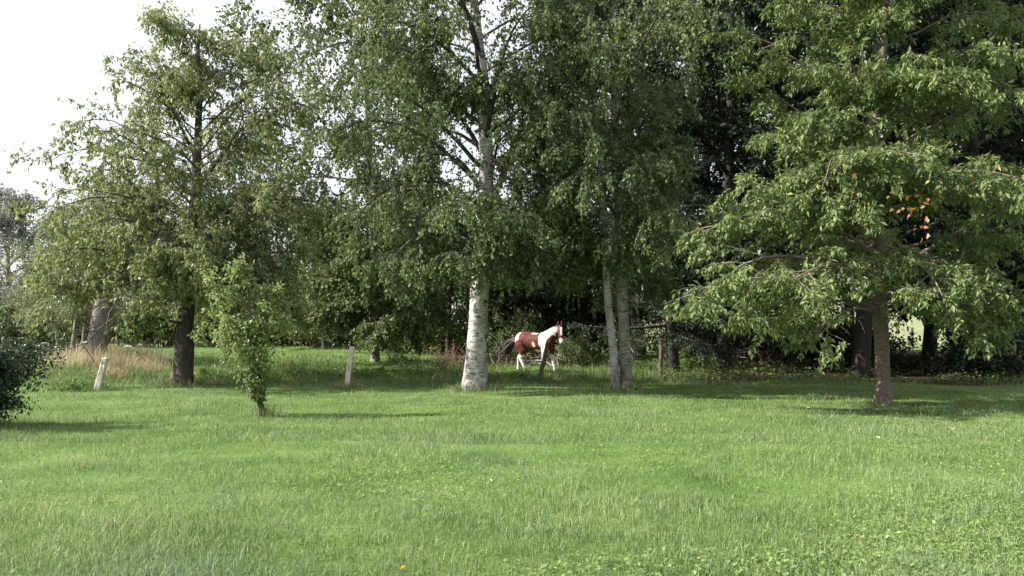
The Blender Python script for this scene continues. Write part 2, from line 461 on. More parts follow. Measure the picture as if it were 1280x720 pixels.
def ground_mat():
    m, N, Lk, out = nodes('ground')
    tc = N.new('ShaderNodeTexCoord')
    def nz(s, d=6):
        n = N.new('ShaderNodeTexNoise'); n.inputs['Scale'].default_value = s; n.inputs['Detail'].default_value = d; n.inputs['Roughness'].default_value = .65
        Lk.new(tc.outputs['Object'], n.inputs['Vector']); return n.outputs['Fac']
    g = ramp(N, [(.3, (.04, .085, .018)), (.5, (.08, .14, .032)), (.7, (.14, .19, .06))]); Lk.new(nz(.8, 9), g.inputs['Fac'])
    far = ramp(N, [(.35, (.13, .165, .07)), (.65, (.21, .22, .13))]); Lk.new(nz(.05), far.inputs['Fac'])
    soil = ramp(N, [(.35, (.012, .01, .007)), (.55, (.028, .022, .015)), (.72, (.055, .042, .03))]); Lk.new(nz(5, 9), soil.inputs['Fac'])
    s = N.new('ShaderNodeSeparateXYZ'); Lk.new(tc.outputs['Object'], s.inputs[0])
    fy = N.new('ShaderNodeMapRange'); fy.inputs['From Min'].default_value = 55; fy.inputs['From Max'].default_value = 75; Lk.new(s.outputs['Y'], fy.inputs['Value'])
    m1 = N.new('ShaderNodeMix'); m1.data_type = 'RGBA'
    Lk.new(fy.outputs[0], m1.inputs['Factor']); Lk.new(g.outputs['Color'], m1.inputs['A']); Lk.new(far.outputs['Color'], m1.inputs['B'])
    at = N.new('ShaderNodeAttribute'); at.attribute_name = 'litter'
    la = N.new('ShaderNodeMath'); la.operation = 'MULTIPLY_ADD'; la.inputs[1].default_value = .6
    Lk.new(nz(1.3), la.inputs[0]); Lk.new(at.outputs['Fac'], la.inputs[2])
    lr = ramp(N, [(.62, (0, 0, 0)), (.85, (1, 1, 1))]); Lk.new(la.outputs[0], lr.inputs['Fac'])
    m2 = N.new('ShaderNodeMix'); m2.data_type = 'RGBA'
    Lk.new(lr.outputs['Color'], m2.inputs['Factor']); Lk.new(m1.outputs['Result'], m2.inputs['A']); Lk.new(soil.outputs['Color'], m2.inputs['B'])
    pb = N.new('ShaderNodeBsdfPrincipled'); pb.inputs['Roughness'].default_value = .95; pb.inputs['Specular IOR Level'].default_value = .1
    Lk.new(m2.outputs['Result'], pb.inputs['Base Color'])
    bp = N.new('ShaderNodeBump'); bp.inputs['Strength'].default_value = .8; bp.inputs['Distance'].default_value = .05
    Lk.new(nz(14, 8), bp.inputs['Height']); Lk.new(bp.outputs[0], pb.inputs['Normal'])
    Lk.new(pb.outputs[0], out.inputs['Surface'])
    return m
M['ground'] = ground_mat()

# ------------------------------------------------------------------ ground sheet
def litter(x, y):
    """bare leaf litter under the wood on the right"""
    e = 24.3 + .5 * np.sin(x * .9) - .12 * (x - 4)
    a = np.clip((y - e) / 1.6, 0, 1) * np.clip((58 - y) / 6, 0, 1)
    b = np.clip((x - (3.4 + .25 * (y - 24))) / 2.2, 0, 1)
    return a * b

def build_ground():
    xs = np.concatenate([-np.geomspace(40, 900, 18)[::-1], np.linspace(-39, 39, 105), np.geomspace(40, 900, 18)])
    ys = np.concatenate([[-60, -30, -12], np.linspace(-6, 62, 92), np.geomspace(64, 1500, 26)])
    gx, gy = np.meshgrid(xs, ys)
    V = np.stack([gx, gy, ground_z(gx, gy)], -1).reshape(-1, 3)
    nx, ny = len(xs), len(ys)
    i = np.arange(nx * ny).reshape(ny, nx)
    Q = np.stack([i[:-1, :-1], i[:-1, 1:], i[1:, 1:], i[1:, :-1]], -1).reshape(-1, 4)
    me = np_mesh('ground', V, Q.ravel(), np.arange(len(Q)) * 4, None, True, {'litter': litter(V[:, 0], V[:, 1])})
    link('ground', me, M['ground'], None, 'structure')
build_ground()

# ------------------------------------------------------------------ grass
def blades(geo, x, y, h, w, rng, lean=.5, segs=2):
    n = len(x)
    z = ground_z(x, y) - .01
    b = np.stack([x, y, z], 1)
    az = rng.random(n) * 2 * math.pi
    side = np.stack([np.cos(az), np.sin(az), np.zeros(n)], 1)
    la = rng.random(n) * 2 * math.pi
    ln = np.abs(rng.normal(size=n)) * lean
    out_ = np.stack([np.cos(la), np.sin(la), np.zeros(n)], 1) * ln[:, None]
    up = np.array([[0, 0, 1.]])
    d1 = unit(up + out_ * .45); d2 = unit(up * .75 + out_ * 1.3)
    h = h[:, None]; w = w[:, None]
    tint = rng.random(n)
    if segs == 2:
        m = b + d1 * h * .55
        t = m + d2 * h * .5
        V = np.stack([b - side * w * .5, b + side * w * .5, m + side * w * .42, m - side * w * .42, t], 1)
        k = np.arange(n) * 5
        geo.add(V.reshape(-1, 3), np.stack([k, k + 1, k + 2, k + 3], 1), np.stack([k + 3, k + 2, k + 4], 1), np.repeat(tint, 5))
    else:
        t = b + unit(d1 + d2) * h
        V = np.stack([b - side * w * .5, b + side * w * .5, t], 1)
        k = np.arange(n) * 3
        geo.add(V.reshape(-1, 3), None, np.stack([k, k + 1, k + 2], 1), np.repeat(tint, 3))

def fbm(x, y, s, seed=0):
    """cheap smooth variation, about -1..1"""
    r = np.random.default_rng(seed)
    v = np.zeros_like(x)
    for k in range(5):
        a, b, p, q = r.uniform(.6, 1.6), r.uniform(.6, 1.6), r.uniform(0, 6), r.uniform(0, 6)
        t = r.uniform(0, 3.14)
        u, w_ = x * math.cos(t) + y * math.sin(t), -x * math.sin(t) + y * math.cos(t)
        v += np.sin(u * s * a + p + 1.3 * np.sin(w_ * s * b * .7 + q)) / 3
    return v

def lawn_points(n, d0, d1, rng, power=1.0):
    """points whose density falls with distance, over more than the view"""
    u = rng.random(n)
    a, b = d0 ** -power, d1 ** -power
    d = (a + (b - a) * u) ** (-1 / power)
    px = rng.uniform(-260, 1540, n)
    return (px - 640) / FPX * d, d

def build_lawn():
    rng = np.random.default_rng(11)
    g = Geo()
    x, y = lawn_points(122000, 4.2, 12.5, rng, 1.0)
    tall = np.clip(fbm(x, y, 1.9, 3) + .4, 0, 1.4)
    h = rng.gamma(6, .0075, len(x)) * (.75 + .7 * tall) + .012
    blades(g, x, y, h, .0042 * (1 + y * .07) * rng.uniform(.7, 1.3, len(x)), rng, .75)
    x, y = lawn_points(135000, 12.0, 24.6, rng, 1.0)
    tall = np.clip(fbm(x, y, 1.9, 3) + .4, 0, 1.4)
    h = rng.gamma(6, .008, len(x)) * (.75 + .6 * tall) + .015
    blades(g, x, y, h, .0065 * (1 + y * .045) * rng.uniform(.7, 1.3, len(x)), rng, .7, 1)
    # a few longer, paler bents in tufts
    cx, cy = lawn_points(900, 4.6, 16, rng, .9)
    ok = fbm(cx, cy, .8, 21) > -.15; cx, cy = cx[ok], cy[ok]
    x = np.repeat(cx, 26); x = x + rng.normal(size=len(x)) * .08; y = np.repeat(cy, 26); y = y + rng.normal(size=len(y)) * .08
    blades(g, x, y, rng.uniform(.06, .15, len(x)), .004 * (1 + y * .05), rng, .9)
    link('lawn_grass', g.mesh('lawn_grass'), M['lawn'], None, 'stuff')
    # broad-leaved clover and plantain between the blades
    g = Geo()
    x, y = lawn_points(60000, 4.2, 15, rng, 1.0)
    keep = (fbm(x, y, 1.1, 8) + .18 * (x - 1.5) - .1 * (y - 8) + rng.normal(size=len(x)) * .35) > .25
    x, y = x[keep], y[keep]
    p = np.stack([x, y, ground_z(x, y) + rng.uniform(.012, .05, len(x))], 1)
    az = rng.random(len(x)) * 6.283
    d = np.stack([np.cos(az), np.sin(az), rng.uniform(.0, .9, len(x))], 1)
    L = rng.uniform(.02, .05, len(x))
    leaves(g, p, d, np.array([[0, 0, 1.]]) + rng.normal(size=p.shape) * .2, L, L * rng.uniform(.5, .9, len(x)), rng.random(len(x)))
    link('clover_leaves', g.mesh('clover_leaves'), M['weed'], None, 'stuff')
build_lawn()

def build_rough():
    rng = np.random.default_rng(12)
    g = Geo()
    x, y = lawn_points(170000, 23.4, 64, rng, 1.2)
    sun_side = 1 - litter(x, y)
    band = np.exp(-((y - 27.5) / 2.2) ** 2)
    keep = rng.random(len(x)) < sun_side * (.9 - .3 * band * 0)
    edge = (y - 23.6 - .5 * np.sin(x * .7)) > 0
    x, y, band = x[keep & edge], y[keep & edge], band[keep & edge]
    calm = 1 - .6 * np.exp(-((x - .9) / 1.6) ** 2 - ((y - 28.6) / 1.6) ** 2)
    h = calm * rng.gamma(4, .033, len(x)) * (.55 + .9 * np.clip(fbm(x, y, .9, 5) + .3, 0, 1.5)) * (1 + .9 * band) + .03
    blades(g, x, y, h, .016 * rng.uniform(.7, 1.4, len(x)), rng, .7, 1)
    link('rough_grass', g.mesh('rough_grass'), M['rough'], None, 'stuff')
    # straw: dry tall grass round the leaning trunk
    g = Geo()
    n = 10000
    y = rng.uniform(29.5, 41, n); px = rng.normal(128, 36, n); x = X(px, y)
    blades(g, x, y, rng.gamma(8, .066, n) * np.clip(1.25 - np.abs(px - 140) / 170, .2, 1), .014 * rng.uniform(.6, 1.4, n), rng, .5)
    for (px, yy, k, s) in ((588, 21.45, 150, .3), (230, 23.8, 160, .35), (434, 22.1, 70, .2), (775, 21.8, 70, .25), (1104, 18, 40, .15)):
        x = X(px, yy) + rng.normal(size=k) * s; y = yy + rng.normal(size=k) * s * .7
        blades(g, x, y, rng.uniform(.06, .22, k), np.full(k, .011), rng, .9)
    for cx, cy, k, s in ((X(140, 25.6), 25.6, 240, .22), (X(135, 27), 27, 200, .3)):
        x = cx + rng.normal(size=k) * s; y = cy + rng.normal(size=k) * s
        blades(g, x, y, rng.uniform(.2, .5, k), np.full(k, .012), rng, .5)
    link('dry_grass', g.mesh('dry_grass'), M['straw'], None, 'stuff')
build_rough()

def build_ground_ivy():
    rng = np.random.default_rng(19)
    y = rng.uniform(24, 44, 42000); x = 2 + rng.random(42000) * (y * .75)
    ok = (litter(x, y) > .15) & (fbm(x, y, 1.3, 31) + rng.normal(size=len(x)) * .3 > -.15)
    x, y = x[ok], y[ok]
    p = np.stack([x, y, ground_z(x, y) + rng.gamma(2, .05, len(x))], 1)
    az = rng.random(len(x)) * 6.283
    g = Geo(); L = rng.uniform(.06, .13, len(x))
    leaves(g, p, np.stack([np.cos(az), np.sin(az), rng.uniform(-.2, .6, len(x))], 1), np.array([[0, 0, 1.]]) + rng.normal(size=p.shape) * .4, L, L * .7, rng.random(len(x)))
    link('ground_ivy', g.mesh('ground_ivy'), M['hedge_leaf'], None, 'stuff')
build_ground_ivy()

# ------------------------------------------------------------------ trees
def tree_wood(geo, pts, r0, r1, sides):
    Mn, n, _ = pts.shape
    tubes(geo, pts, taper(Mn, n, r0, r1), sides)

def trunk_part(root, base, pts, rad, mat, n=40, sides=18, rough=.035, seed=1, flare=.35, name='trunk'):
    q, r = polyline(np.asarray(pts) - base, rad, n)
    rng = np.random.default_rng(seed)
    h = q[:, 2]
    r = r * (1 + flare * np.exp(-np.maximum(h, 0) / (rad[0] * 1.3)))
    q[0, 2] -= .12
    g = Geo()
    ang = np.arange(sides) * 2 * math.pi / sides
    prof = np.ones((1, n, sides, 1))
    lob = 1 + .09 * np.exp(-np.maximum(h, 0) / .5)[:, None] * np.cos(ang * 4 + seed)[None, :] 
    bump = np.array([[mnoise.noise(Vector((math.cos(a) * 1.4, math.sin(a) * 1.4, z * 1.1 + seed * 7))) for a in ang] for z in h])
    scale = lob * (1 + rough * 3.2 * bump)
    q2 = q[None]; g0 = Geo()
    tubes(g0, q2, r[None], sides, 0)
    V = g0.V[0].reshape(n, sides, 3)
    V = q[:, None, :] + (V - q[:, None, :]) * scale[:, :, None]
    g.add(V.reshape(-1, 3), g0.Q[0], g0.T[0] if g0.T else None)
    return link(name, g.mesh(name, True), mat, root), q, r

def limb_part(root, q, r, mat, sides=9):
    g = Geo()
    tubes(g, q[None], r[None], sides, .03, np.random.default_rng(5))
    return link('branch', g.mesh('branch', True), mat, root)

def leaf_dirs(T, rng, down, spread):
    d = T * .5 + rng.normal(size=T.shape) * spread
    d[..., 2] -= down
    return unit(d)

def crown_from(limb_pts, limb_r, limb_L, rng, spec, wood, green, keep=None):
    """limbs -> side branches -> twigs -> leaves"""
    s = spec
    p, D, L = spawn(limb_pts, limb_L, s['k1'], s.get('t1', .25), 1.0, s.get('a1', .85), s.get('flat1', .3), s.get('ratio1', .5), rng)
    L = np.maximum(L, s.get('min1', .35))
    b1 = grow(p, D, L, 5, s.get('w1', .14), s.get('g1', -.02), rng)
    rr = np.repeat(limb_r, s['k1']) * .3
    tree_wood(wood, b1[:, [0, 2, 3, 5]], np.clip(rr, .006, .022), .003, 3)
    p, D, L2 = spawn(b1, L, s['k2'], .15, 1.0, s.get('a2', .8), s.get('flat2', .3), s.get('ratio2', .55), rng)
    L2 = np.clip(L2, s.get('min2', .25), s.get('max2', 2.0))
    D[:, 2] += s.get('d2', 0.0)
    b2 = grow(p, D, L2, 4, s.get('w2', .12), s.get('g2', -.1), rng)
    if keep is not None:
        ok = keep(b2[:, 2], rng); b2, L2 = b2[ok], L2[ok]
    if s.get('show', 1):
        tree_wood(wood, b2[::s.get('show', 1), ::2], s.get('tr', .006), .002, 3)
    k = s['k3']
    if s.get('rosette'):
        # leaves gathered in hanging bunches at a few knots of the twig
        kn = s['rosette']
        t = (np.arange(kn)[None, :] + .5 + rng.uniform(-.3, .3, (len(b2), kn))) / kn
        t[:, -1] = .98
        c, T = along(b2, t)
        c = np.repeat(c.reshape(-1, 3), k, 0); T = np.repeat(T.reshape(-1, 3), k, 0)
    else:
        t = rng.random((len(b2), k))
        c, T = along(b2, t)
        c = c.reshape(-1, 3); T = T.reshape(-1, 3)
    d = leaf_dirs(T, rng, s.get('down', .5), s.get('spread', .55))
    n = len(c)
    Lf = s['leaf'] * rng.uniform(.6, 1.25, n)
    c = c + d * (Lf * s.get('stalk', .35))[:, None] + rng.normal(size=c.shape) * s.get('jit', .01)
    u = np.array([[0, 0, 1.]]) + rng.normal(size=c.shape) * s.get('unorm', .45)
    leaves(green, c, d, u, Lf, Lf * s['wide'] * rng.uniform(.8, 1.15, n), rng.random(n))
    return b1, b2

def radial_limbs(q, r, z0, z1, n, env, elev, rng, nseg=7, grav=(-.0,), wander=.1, rfac=.5, start_az=None, bias=1.0):
    """n limbs up the trunk polyline q between heights z0 and z1; env(z, az) -> reach"""
    zs = z0 + (z1 - z0) * ((np.arange(n) + rng.uniform(.1, .9, n)) / n) ** bias
    az = (np.arange(n) * 2.39996 + rng.uniform(-.5, .5, n) + (start_az or 0))
    base = np.stack([np.interp(zs, q[:, 2], q[:, i]) for i in range(3)], 1)
    rad = np.interp(zs, q[:, 2], r)
    e = np.array([elev(z) for z in zs]) + rng.normal(size=n) * .12
    L = np.array([env(z, a) for z, a in zip(zs, az)]) * rng.uniform(.75, 1.15, n)
    D = np.stack([np.cos(az) * np.cos(e), np.sin(az) * np.cos(e), np.sin(e)], 1)
    g = np.interp(np.linspace(0, 1, nseg), np.linspace(0, 1, len(grav)), grav)
    pts = grow(base, D, L, nseg, wander, g, rng)
    rl = np.clip(np.minimum(rad * rfac, L * .018), .012, .2)
    return pts, rl, L

def near_boughs(q, m, z0, z1, reach, rng, spread=1.2, up=(.2, .5), droop=-.3):
    """m thin boughs growing towards the open lawn side of a crown"""
    zz = rng.uniform(z0, z1, m); aa = -math.pi / 2 + rng.uniform(-spread, spread, m); ee = rng.uniform(*up, m)
    pb = np.stack([np.interp(zz, q[:, 2], q[:, i]) for i in range(3)], 1)
    lf = rng.uniform(.55, 1.0, m) * np.interp(zz, [z0, z1], reach)
    F = grow(pb, np.stack([np.cos(aa) * np.cos(ee), np.sin(aa) * np.cos(ee), np.sin(ee)], 1), lf, 8, .1, np.linspace(.02, droop, 8), rng)
    return F, np.full(m, .02), lf

def finish_tree(root, wood, green, limbs, lr, bark, leafm, min_branch=.03, most=26, crown='crown'):
    """thick limbs become parts, thin ones go with the twigs"""
    order = np.argsort(-lr)
    big = [i for i in order[:most] if lr[i] >= min_branch]
    for i in big:
        limb_part(root, limbs[i], taper(1, limbs.shape[1], lr[i], lr[i] * .22)[0], bark)
    rest = [i for i in range(len(lr)) if i not in big]
    if rest:
        tree_wood(wood, limbs[rest], lr[rest], .008, 5)
    if wood.n:
        link('twigs', wood.mesh('twigs', True), bark, root, 'stuff')
    return link(crown, green.mesh(crown), leafm, root, 'stuff')

# --- the big white birch
BIRCH = dict(k1=9, t1=.2, a1=.75, flat1=.25, ratio1=.5, w1=.13, g1=-.03, min1=.5,
             k2=11, a2=.8, flat2=.2, ratio2=.8, d2=-.35, g2=-.38, min2=.5, max2=1.7, w2=.08, tr=.004,
             k3=22, leaf=.075, wide=.88, down=.75, spread=.45, stalk=.4, unorm=.9, jit=.014)

def big_birch():
    Y = 21.6
    base = P(593, 487, Y); base[2] = gz(base[0], base[1])
    root = empty('birch_tree', base, 'big white birch with a thick scarred trunk, left of the horse', 'tree', 'birch trees by the lawn edge')
    tp = [base, P(596, 440, Y), P(600, 360, Y), P(606, 270, Y), P(608, 200, Y), P(604, 100, Y), P(592, 0, Y), P(590, -120, Y), P(594, -230, Y)]
    tr = [.28, .25, .225, .2, .18, .14, .105, .065, .025]
    _, q, r = trunk_part(root, base, tp, tr, M['birch_bark'], 70, 22, .035, 3, .42)
    rng = np.random.default_rng(21)
    wood, green = Geo(), Geo()
    def env(z, a):
        k = np.interp(z, [2.6, 4, 6.5, 9, 11.5, 13], [2.0, 2.9, 3.7, 3.5, 2.4, 1.0])
        return k * (1 + .15 * math.cos(a - math.pi) + .35 * max(0, -math.sin(a)) ** 3)
    L0, r0, l0 = radial_limbs(q, r, 2.9, 12.6, 36, env, lambda z: np.interp(z, [3, 7, 12], [.25, .6, 1.0]), rng, 8, (.03, -.08, -.32), .1, .34, bias=1.35)
    F, fr_, fl = near_boughs(q, 11, 4.0, 11.5, (2.8, 1.6), rng, 1.2, (.3, .7), -.34)
    L0 = np.concatenate([L0, F]); r0 = np.concatenate([r0, fr_]); l0 = np.concatenate([l0, fl])
    # limbs that the photograph shows bare
    ex = [([P(612, 262, Y), P(622, 235, Y - .2), P(646, 175, Y - .4), P(668, 110, Y - .6), P(690, 72, Y - .7), P(712, 50, Y - .8), P(717, 22, Y - .8)], .085),
          ([P(603, 245, Y), P(588, 215, Y - .3), P(572, 196, Y - .5), P(545, 190, Y - .8), P(516, 200, Y - 1.1)], .06),
          ([P(607, 200, Y), P(590, 168, Y + .2), P(566, 132, Y + .3), P(540, 100, Y + .2), P(500, 86, Y)], .07),
          ([P(606, 300, Y), P(580, 282, Y - .6), P(540, 268, Y - 1.2), P(500, 275, Y - 1.6)], .05),
          ([P(608, 270, Y), P(632, 262, Y + .3), P(660, 280, Y + .5), P(690, 285, Y + .6)], .04),
          ([P(600, 335, Y), P(575, 300, Y - .6), P(540, 288, Y - 1.1), P(505, 305, Y - 1.5), P(482, 335, Y - 1.7)], .04),
          ([P(601, 345, Y), P(575, 318, Y - .9), P(545, 312, Y - 1.6), P(520, 340, Y - 2.0)], .03),
          ([P(606, 262, Y), P(570, 232, Y - .5), P(520, 222, Y - 1.0), P(470, 240, Y - 1.3), P(440, 280, Y - 1.4)], .05),
          ([P(604, 315, Y), P(625, 296, Y - .7), P(650, 300, Y - 1.2), P(668, 325, Y - 1.4)], .03),
          ([P(604, 320, Y), P(600, 296, Y - 1.0), P(596, 300, Y - 1.8), P(590, 325, Y - 2.2)], .03),
          ([P(607, 290, Y), P(612, 262, Y - .9), P(618, 262, Y - 1.6), P(622, 285, Y - 2.0)], .03),
          ([P(607, 240, Y), P(560, 190, Y - .2), P(500, 150, Y - .5), P(440, 150, Y - .8), P(400, 180, Y - 1)], .055),
          ([P(606, 150, Y), P(560, 90, Y - .2), P(490, 50, Y - .4), P(420, 50, Y - .6), P(370, 80, Y - .7)], .055),
          ([P(604, 110, Y), P(570, 70, Y - .5), P(520, 30, Y - 1), P(460, 20, Y - 1.4)], .06)]
    EL, ER = [], []
    for pts, rr in ex:
        qq, _ = polyline(np.array(pts) - base, np.ones(len(pts)), 9)
        EL.append(qq); ER.append(rr)
    EL = np.array(EL); ER = np.array(ER)
    limbs = np.concatenate([L0, EL]); lr = np.concatenate([r0, ER])
    ll = np.concatenate([l0, np.linalg.norm(np.diff(EL, axis=1), axis=2).sum(1)])
    def keep(p, rng):
        w = p + base
        px = 640 + w[:, 0] / w[:, 1] * FPX; py = HOR - (w[:, 2] - CAMH) / w[:, 1] * FPX
        low = p[:, 2] < np.where(p[:, 0] < -.7, .95, 2.1)
        gap = (p[:, 1] > -1.0) & (((px > 545) & (px < 600) & (py > 150) & (py < 250)) | ((px > 618) & (px < 664) & (py > 180) & (py < 250)))
        front = (np.abs(p[:, 0] - .1) < .4) & (p[:, 1] < 0) & ((p[:, 2] < 2.5) | ((p[:, 2] > 4.3) & (p[:, 2] < 7.2) & (rng.random(len(p)) < .45)))
        return ~low & ~(gap & (rng.random(len(p)) < .8)) & ~front
    crown_from(limbs, lr, ll, rng, dict(BIRCH, max2=2.1, ratio2=.95), wood, green, keep)
    finish_tree(root, wood, green, limbs, lr, M['shade_birch_limb'], M['birch_leaf'], .04, 18)
big_birch()

def back_birch():
    Y = 36.0
    base = P(469, 452, Y); base[2] = gz(base[0], base[1])
    root = empty('birch_tree', base, 'tall weeping birch far behind the pale middle post, its pale foot just showing', 'tree', 'birch trees by the lawn edge')
    tp = [base, P(470, 400, Y), P(468, 300, Y), P(462, 180, Y), P(455, 60, Y), P(448, -60, Y), P(444, -130, Y)]
    _, q, r = trunk_part(root, base, tp, [.16, .14, .13, .115, .09, .06, .02], M['birch_bark_grey'], 60, 14, .03, 5)
    rng = np.random.default_rng(22)
    wood, green = Geo(), Geo()
    def env(z, a):
        k = np.interp(z, [2, 4, 7, 11, 14.5, 17], [2.4, 3.4, 4.8, 5.0, 4.0, 1.4])
        return k * (1 - .42 * math.cos(a) * np.interp(z, [5, 8], [0, 1]))
    limbs, lr, ll = radial_limbs(q, r, 1.5, 16.8, 62, env, lambda z: np.interp(z, [2, 9, 16], [.35, .6, .95]), rng, 8, (.03, -.1, -.36), .1, .34, bias=1.8)
    sp = dict(BIRCH, leaf=.13, k3=14, show=3, max2=2.8, ratio2=1.0, k2=14)
    def keep(p, rng):
        return (p[:, 2] > .35 + .35 * rng.random(len(p)))
    crown_from(limbs, lr, ll, rng, sp, wood, green, keep)
    finish_tree(root, wood, green, limbs, lr, M['shade_birch_limb'], M['birch_leaf'], .04, 14)
back_birch()

def twin_birch():
    Y = 22.0
    base = P(777, 486, Y); base[2] = gz(base[0], base[1])
    root = empty('birch_tree', base, 'slender birch with two close greyish stems, right of the horse', 'tree', 'birch trees by the lawn edge')
    a = [P(783, 486, Y), P(781, 430, Y), P(778, 370, Y), P(774, 260, Y), P(769, 130, Y), P(765, 0, Y), P(763, -120, Y), P(762, -200, Y)]
    b = [P(770, 486, Y - .1), P(767, 440, Y - .1), P(761, 390, Y - .1), P(757, 330, Y - .1), P(752, 240, Y), P(744, 130, Y + .2), P(735, 20, Y + .3), P(730, -60, Y + .4)]
    a[0][2] = b[0][2] = base[2]
    _, q, r = trunk_part(root, base, a, [.15, .14, .135, .12, .1, .075, .045, .02], M['birch_bark_grey'], 60, 14, .03, 7, .18)
    _, q2, r2 = trunk_part(root, base, b, [.11, .1, .095, .085, .07, .055, .035, .015], M['birch_bark'], 60, 12, .03, 8, .18)
    rng = np.random.default_rng(23)
    wood, green = Geo(), Geo()
    def env(z, a):
        return np.interp(z, [2, 4, 6.5, 9, 12], [1.15, 1.45, 1.65, 1.6, .8]) * (1 + 2.6 * abs(math.sin(a)) ** 5)
    A = radial_limbs(q, r, 2.7, 12.0, 30, env, lambda z: np.interp(z, [2, 7, 12], [.3, .6, 1.0]), rng, 7, (.03, -.08, -.3), .1, .38, bias=1.3)
    B = radial_limbs(q2, r2, 2.7, 9.6, 20, lambda z, a: env(z, a) * .85, lambda z: np.interp(z, [2, 7, 12], [.3, .6, 1.0]), rng, 7, (.03, -.08, -.3), .1, .38, 1.0, bias=1.2)
    limbs = np.concatenate([A[0], B[0]]); lr = np.concatenate([A[1], B[1]]); ll = np.concatenate([A[2], B[2]])
    def keep(p, rng):
        front = (np.abs(p[:, 0] - .05) < .35) & (p[:, 1] < 0) & (p[:, 2] < 1.9)
        return (p[:, 2] > 1.55 + .8 * rng.random(len(p))) & ~front
    crown_from(limbs, lr, ll, rng, dict(BIRCH, max2=2.0, ratio2=.9), wood, green, keep)
    finish_tree(root, wood, green, limbs, lr, M['shade_birch_limb'], M['birch_leaf'], .03, 16)
twin_birch()

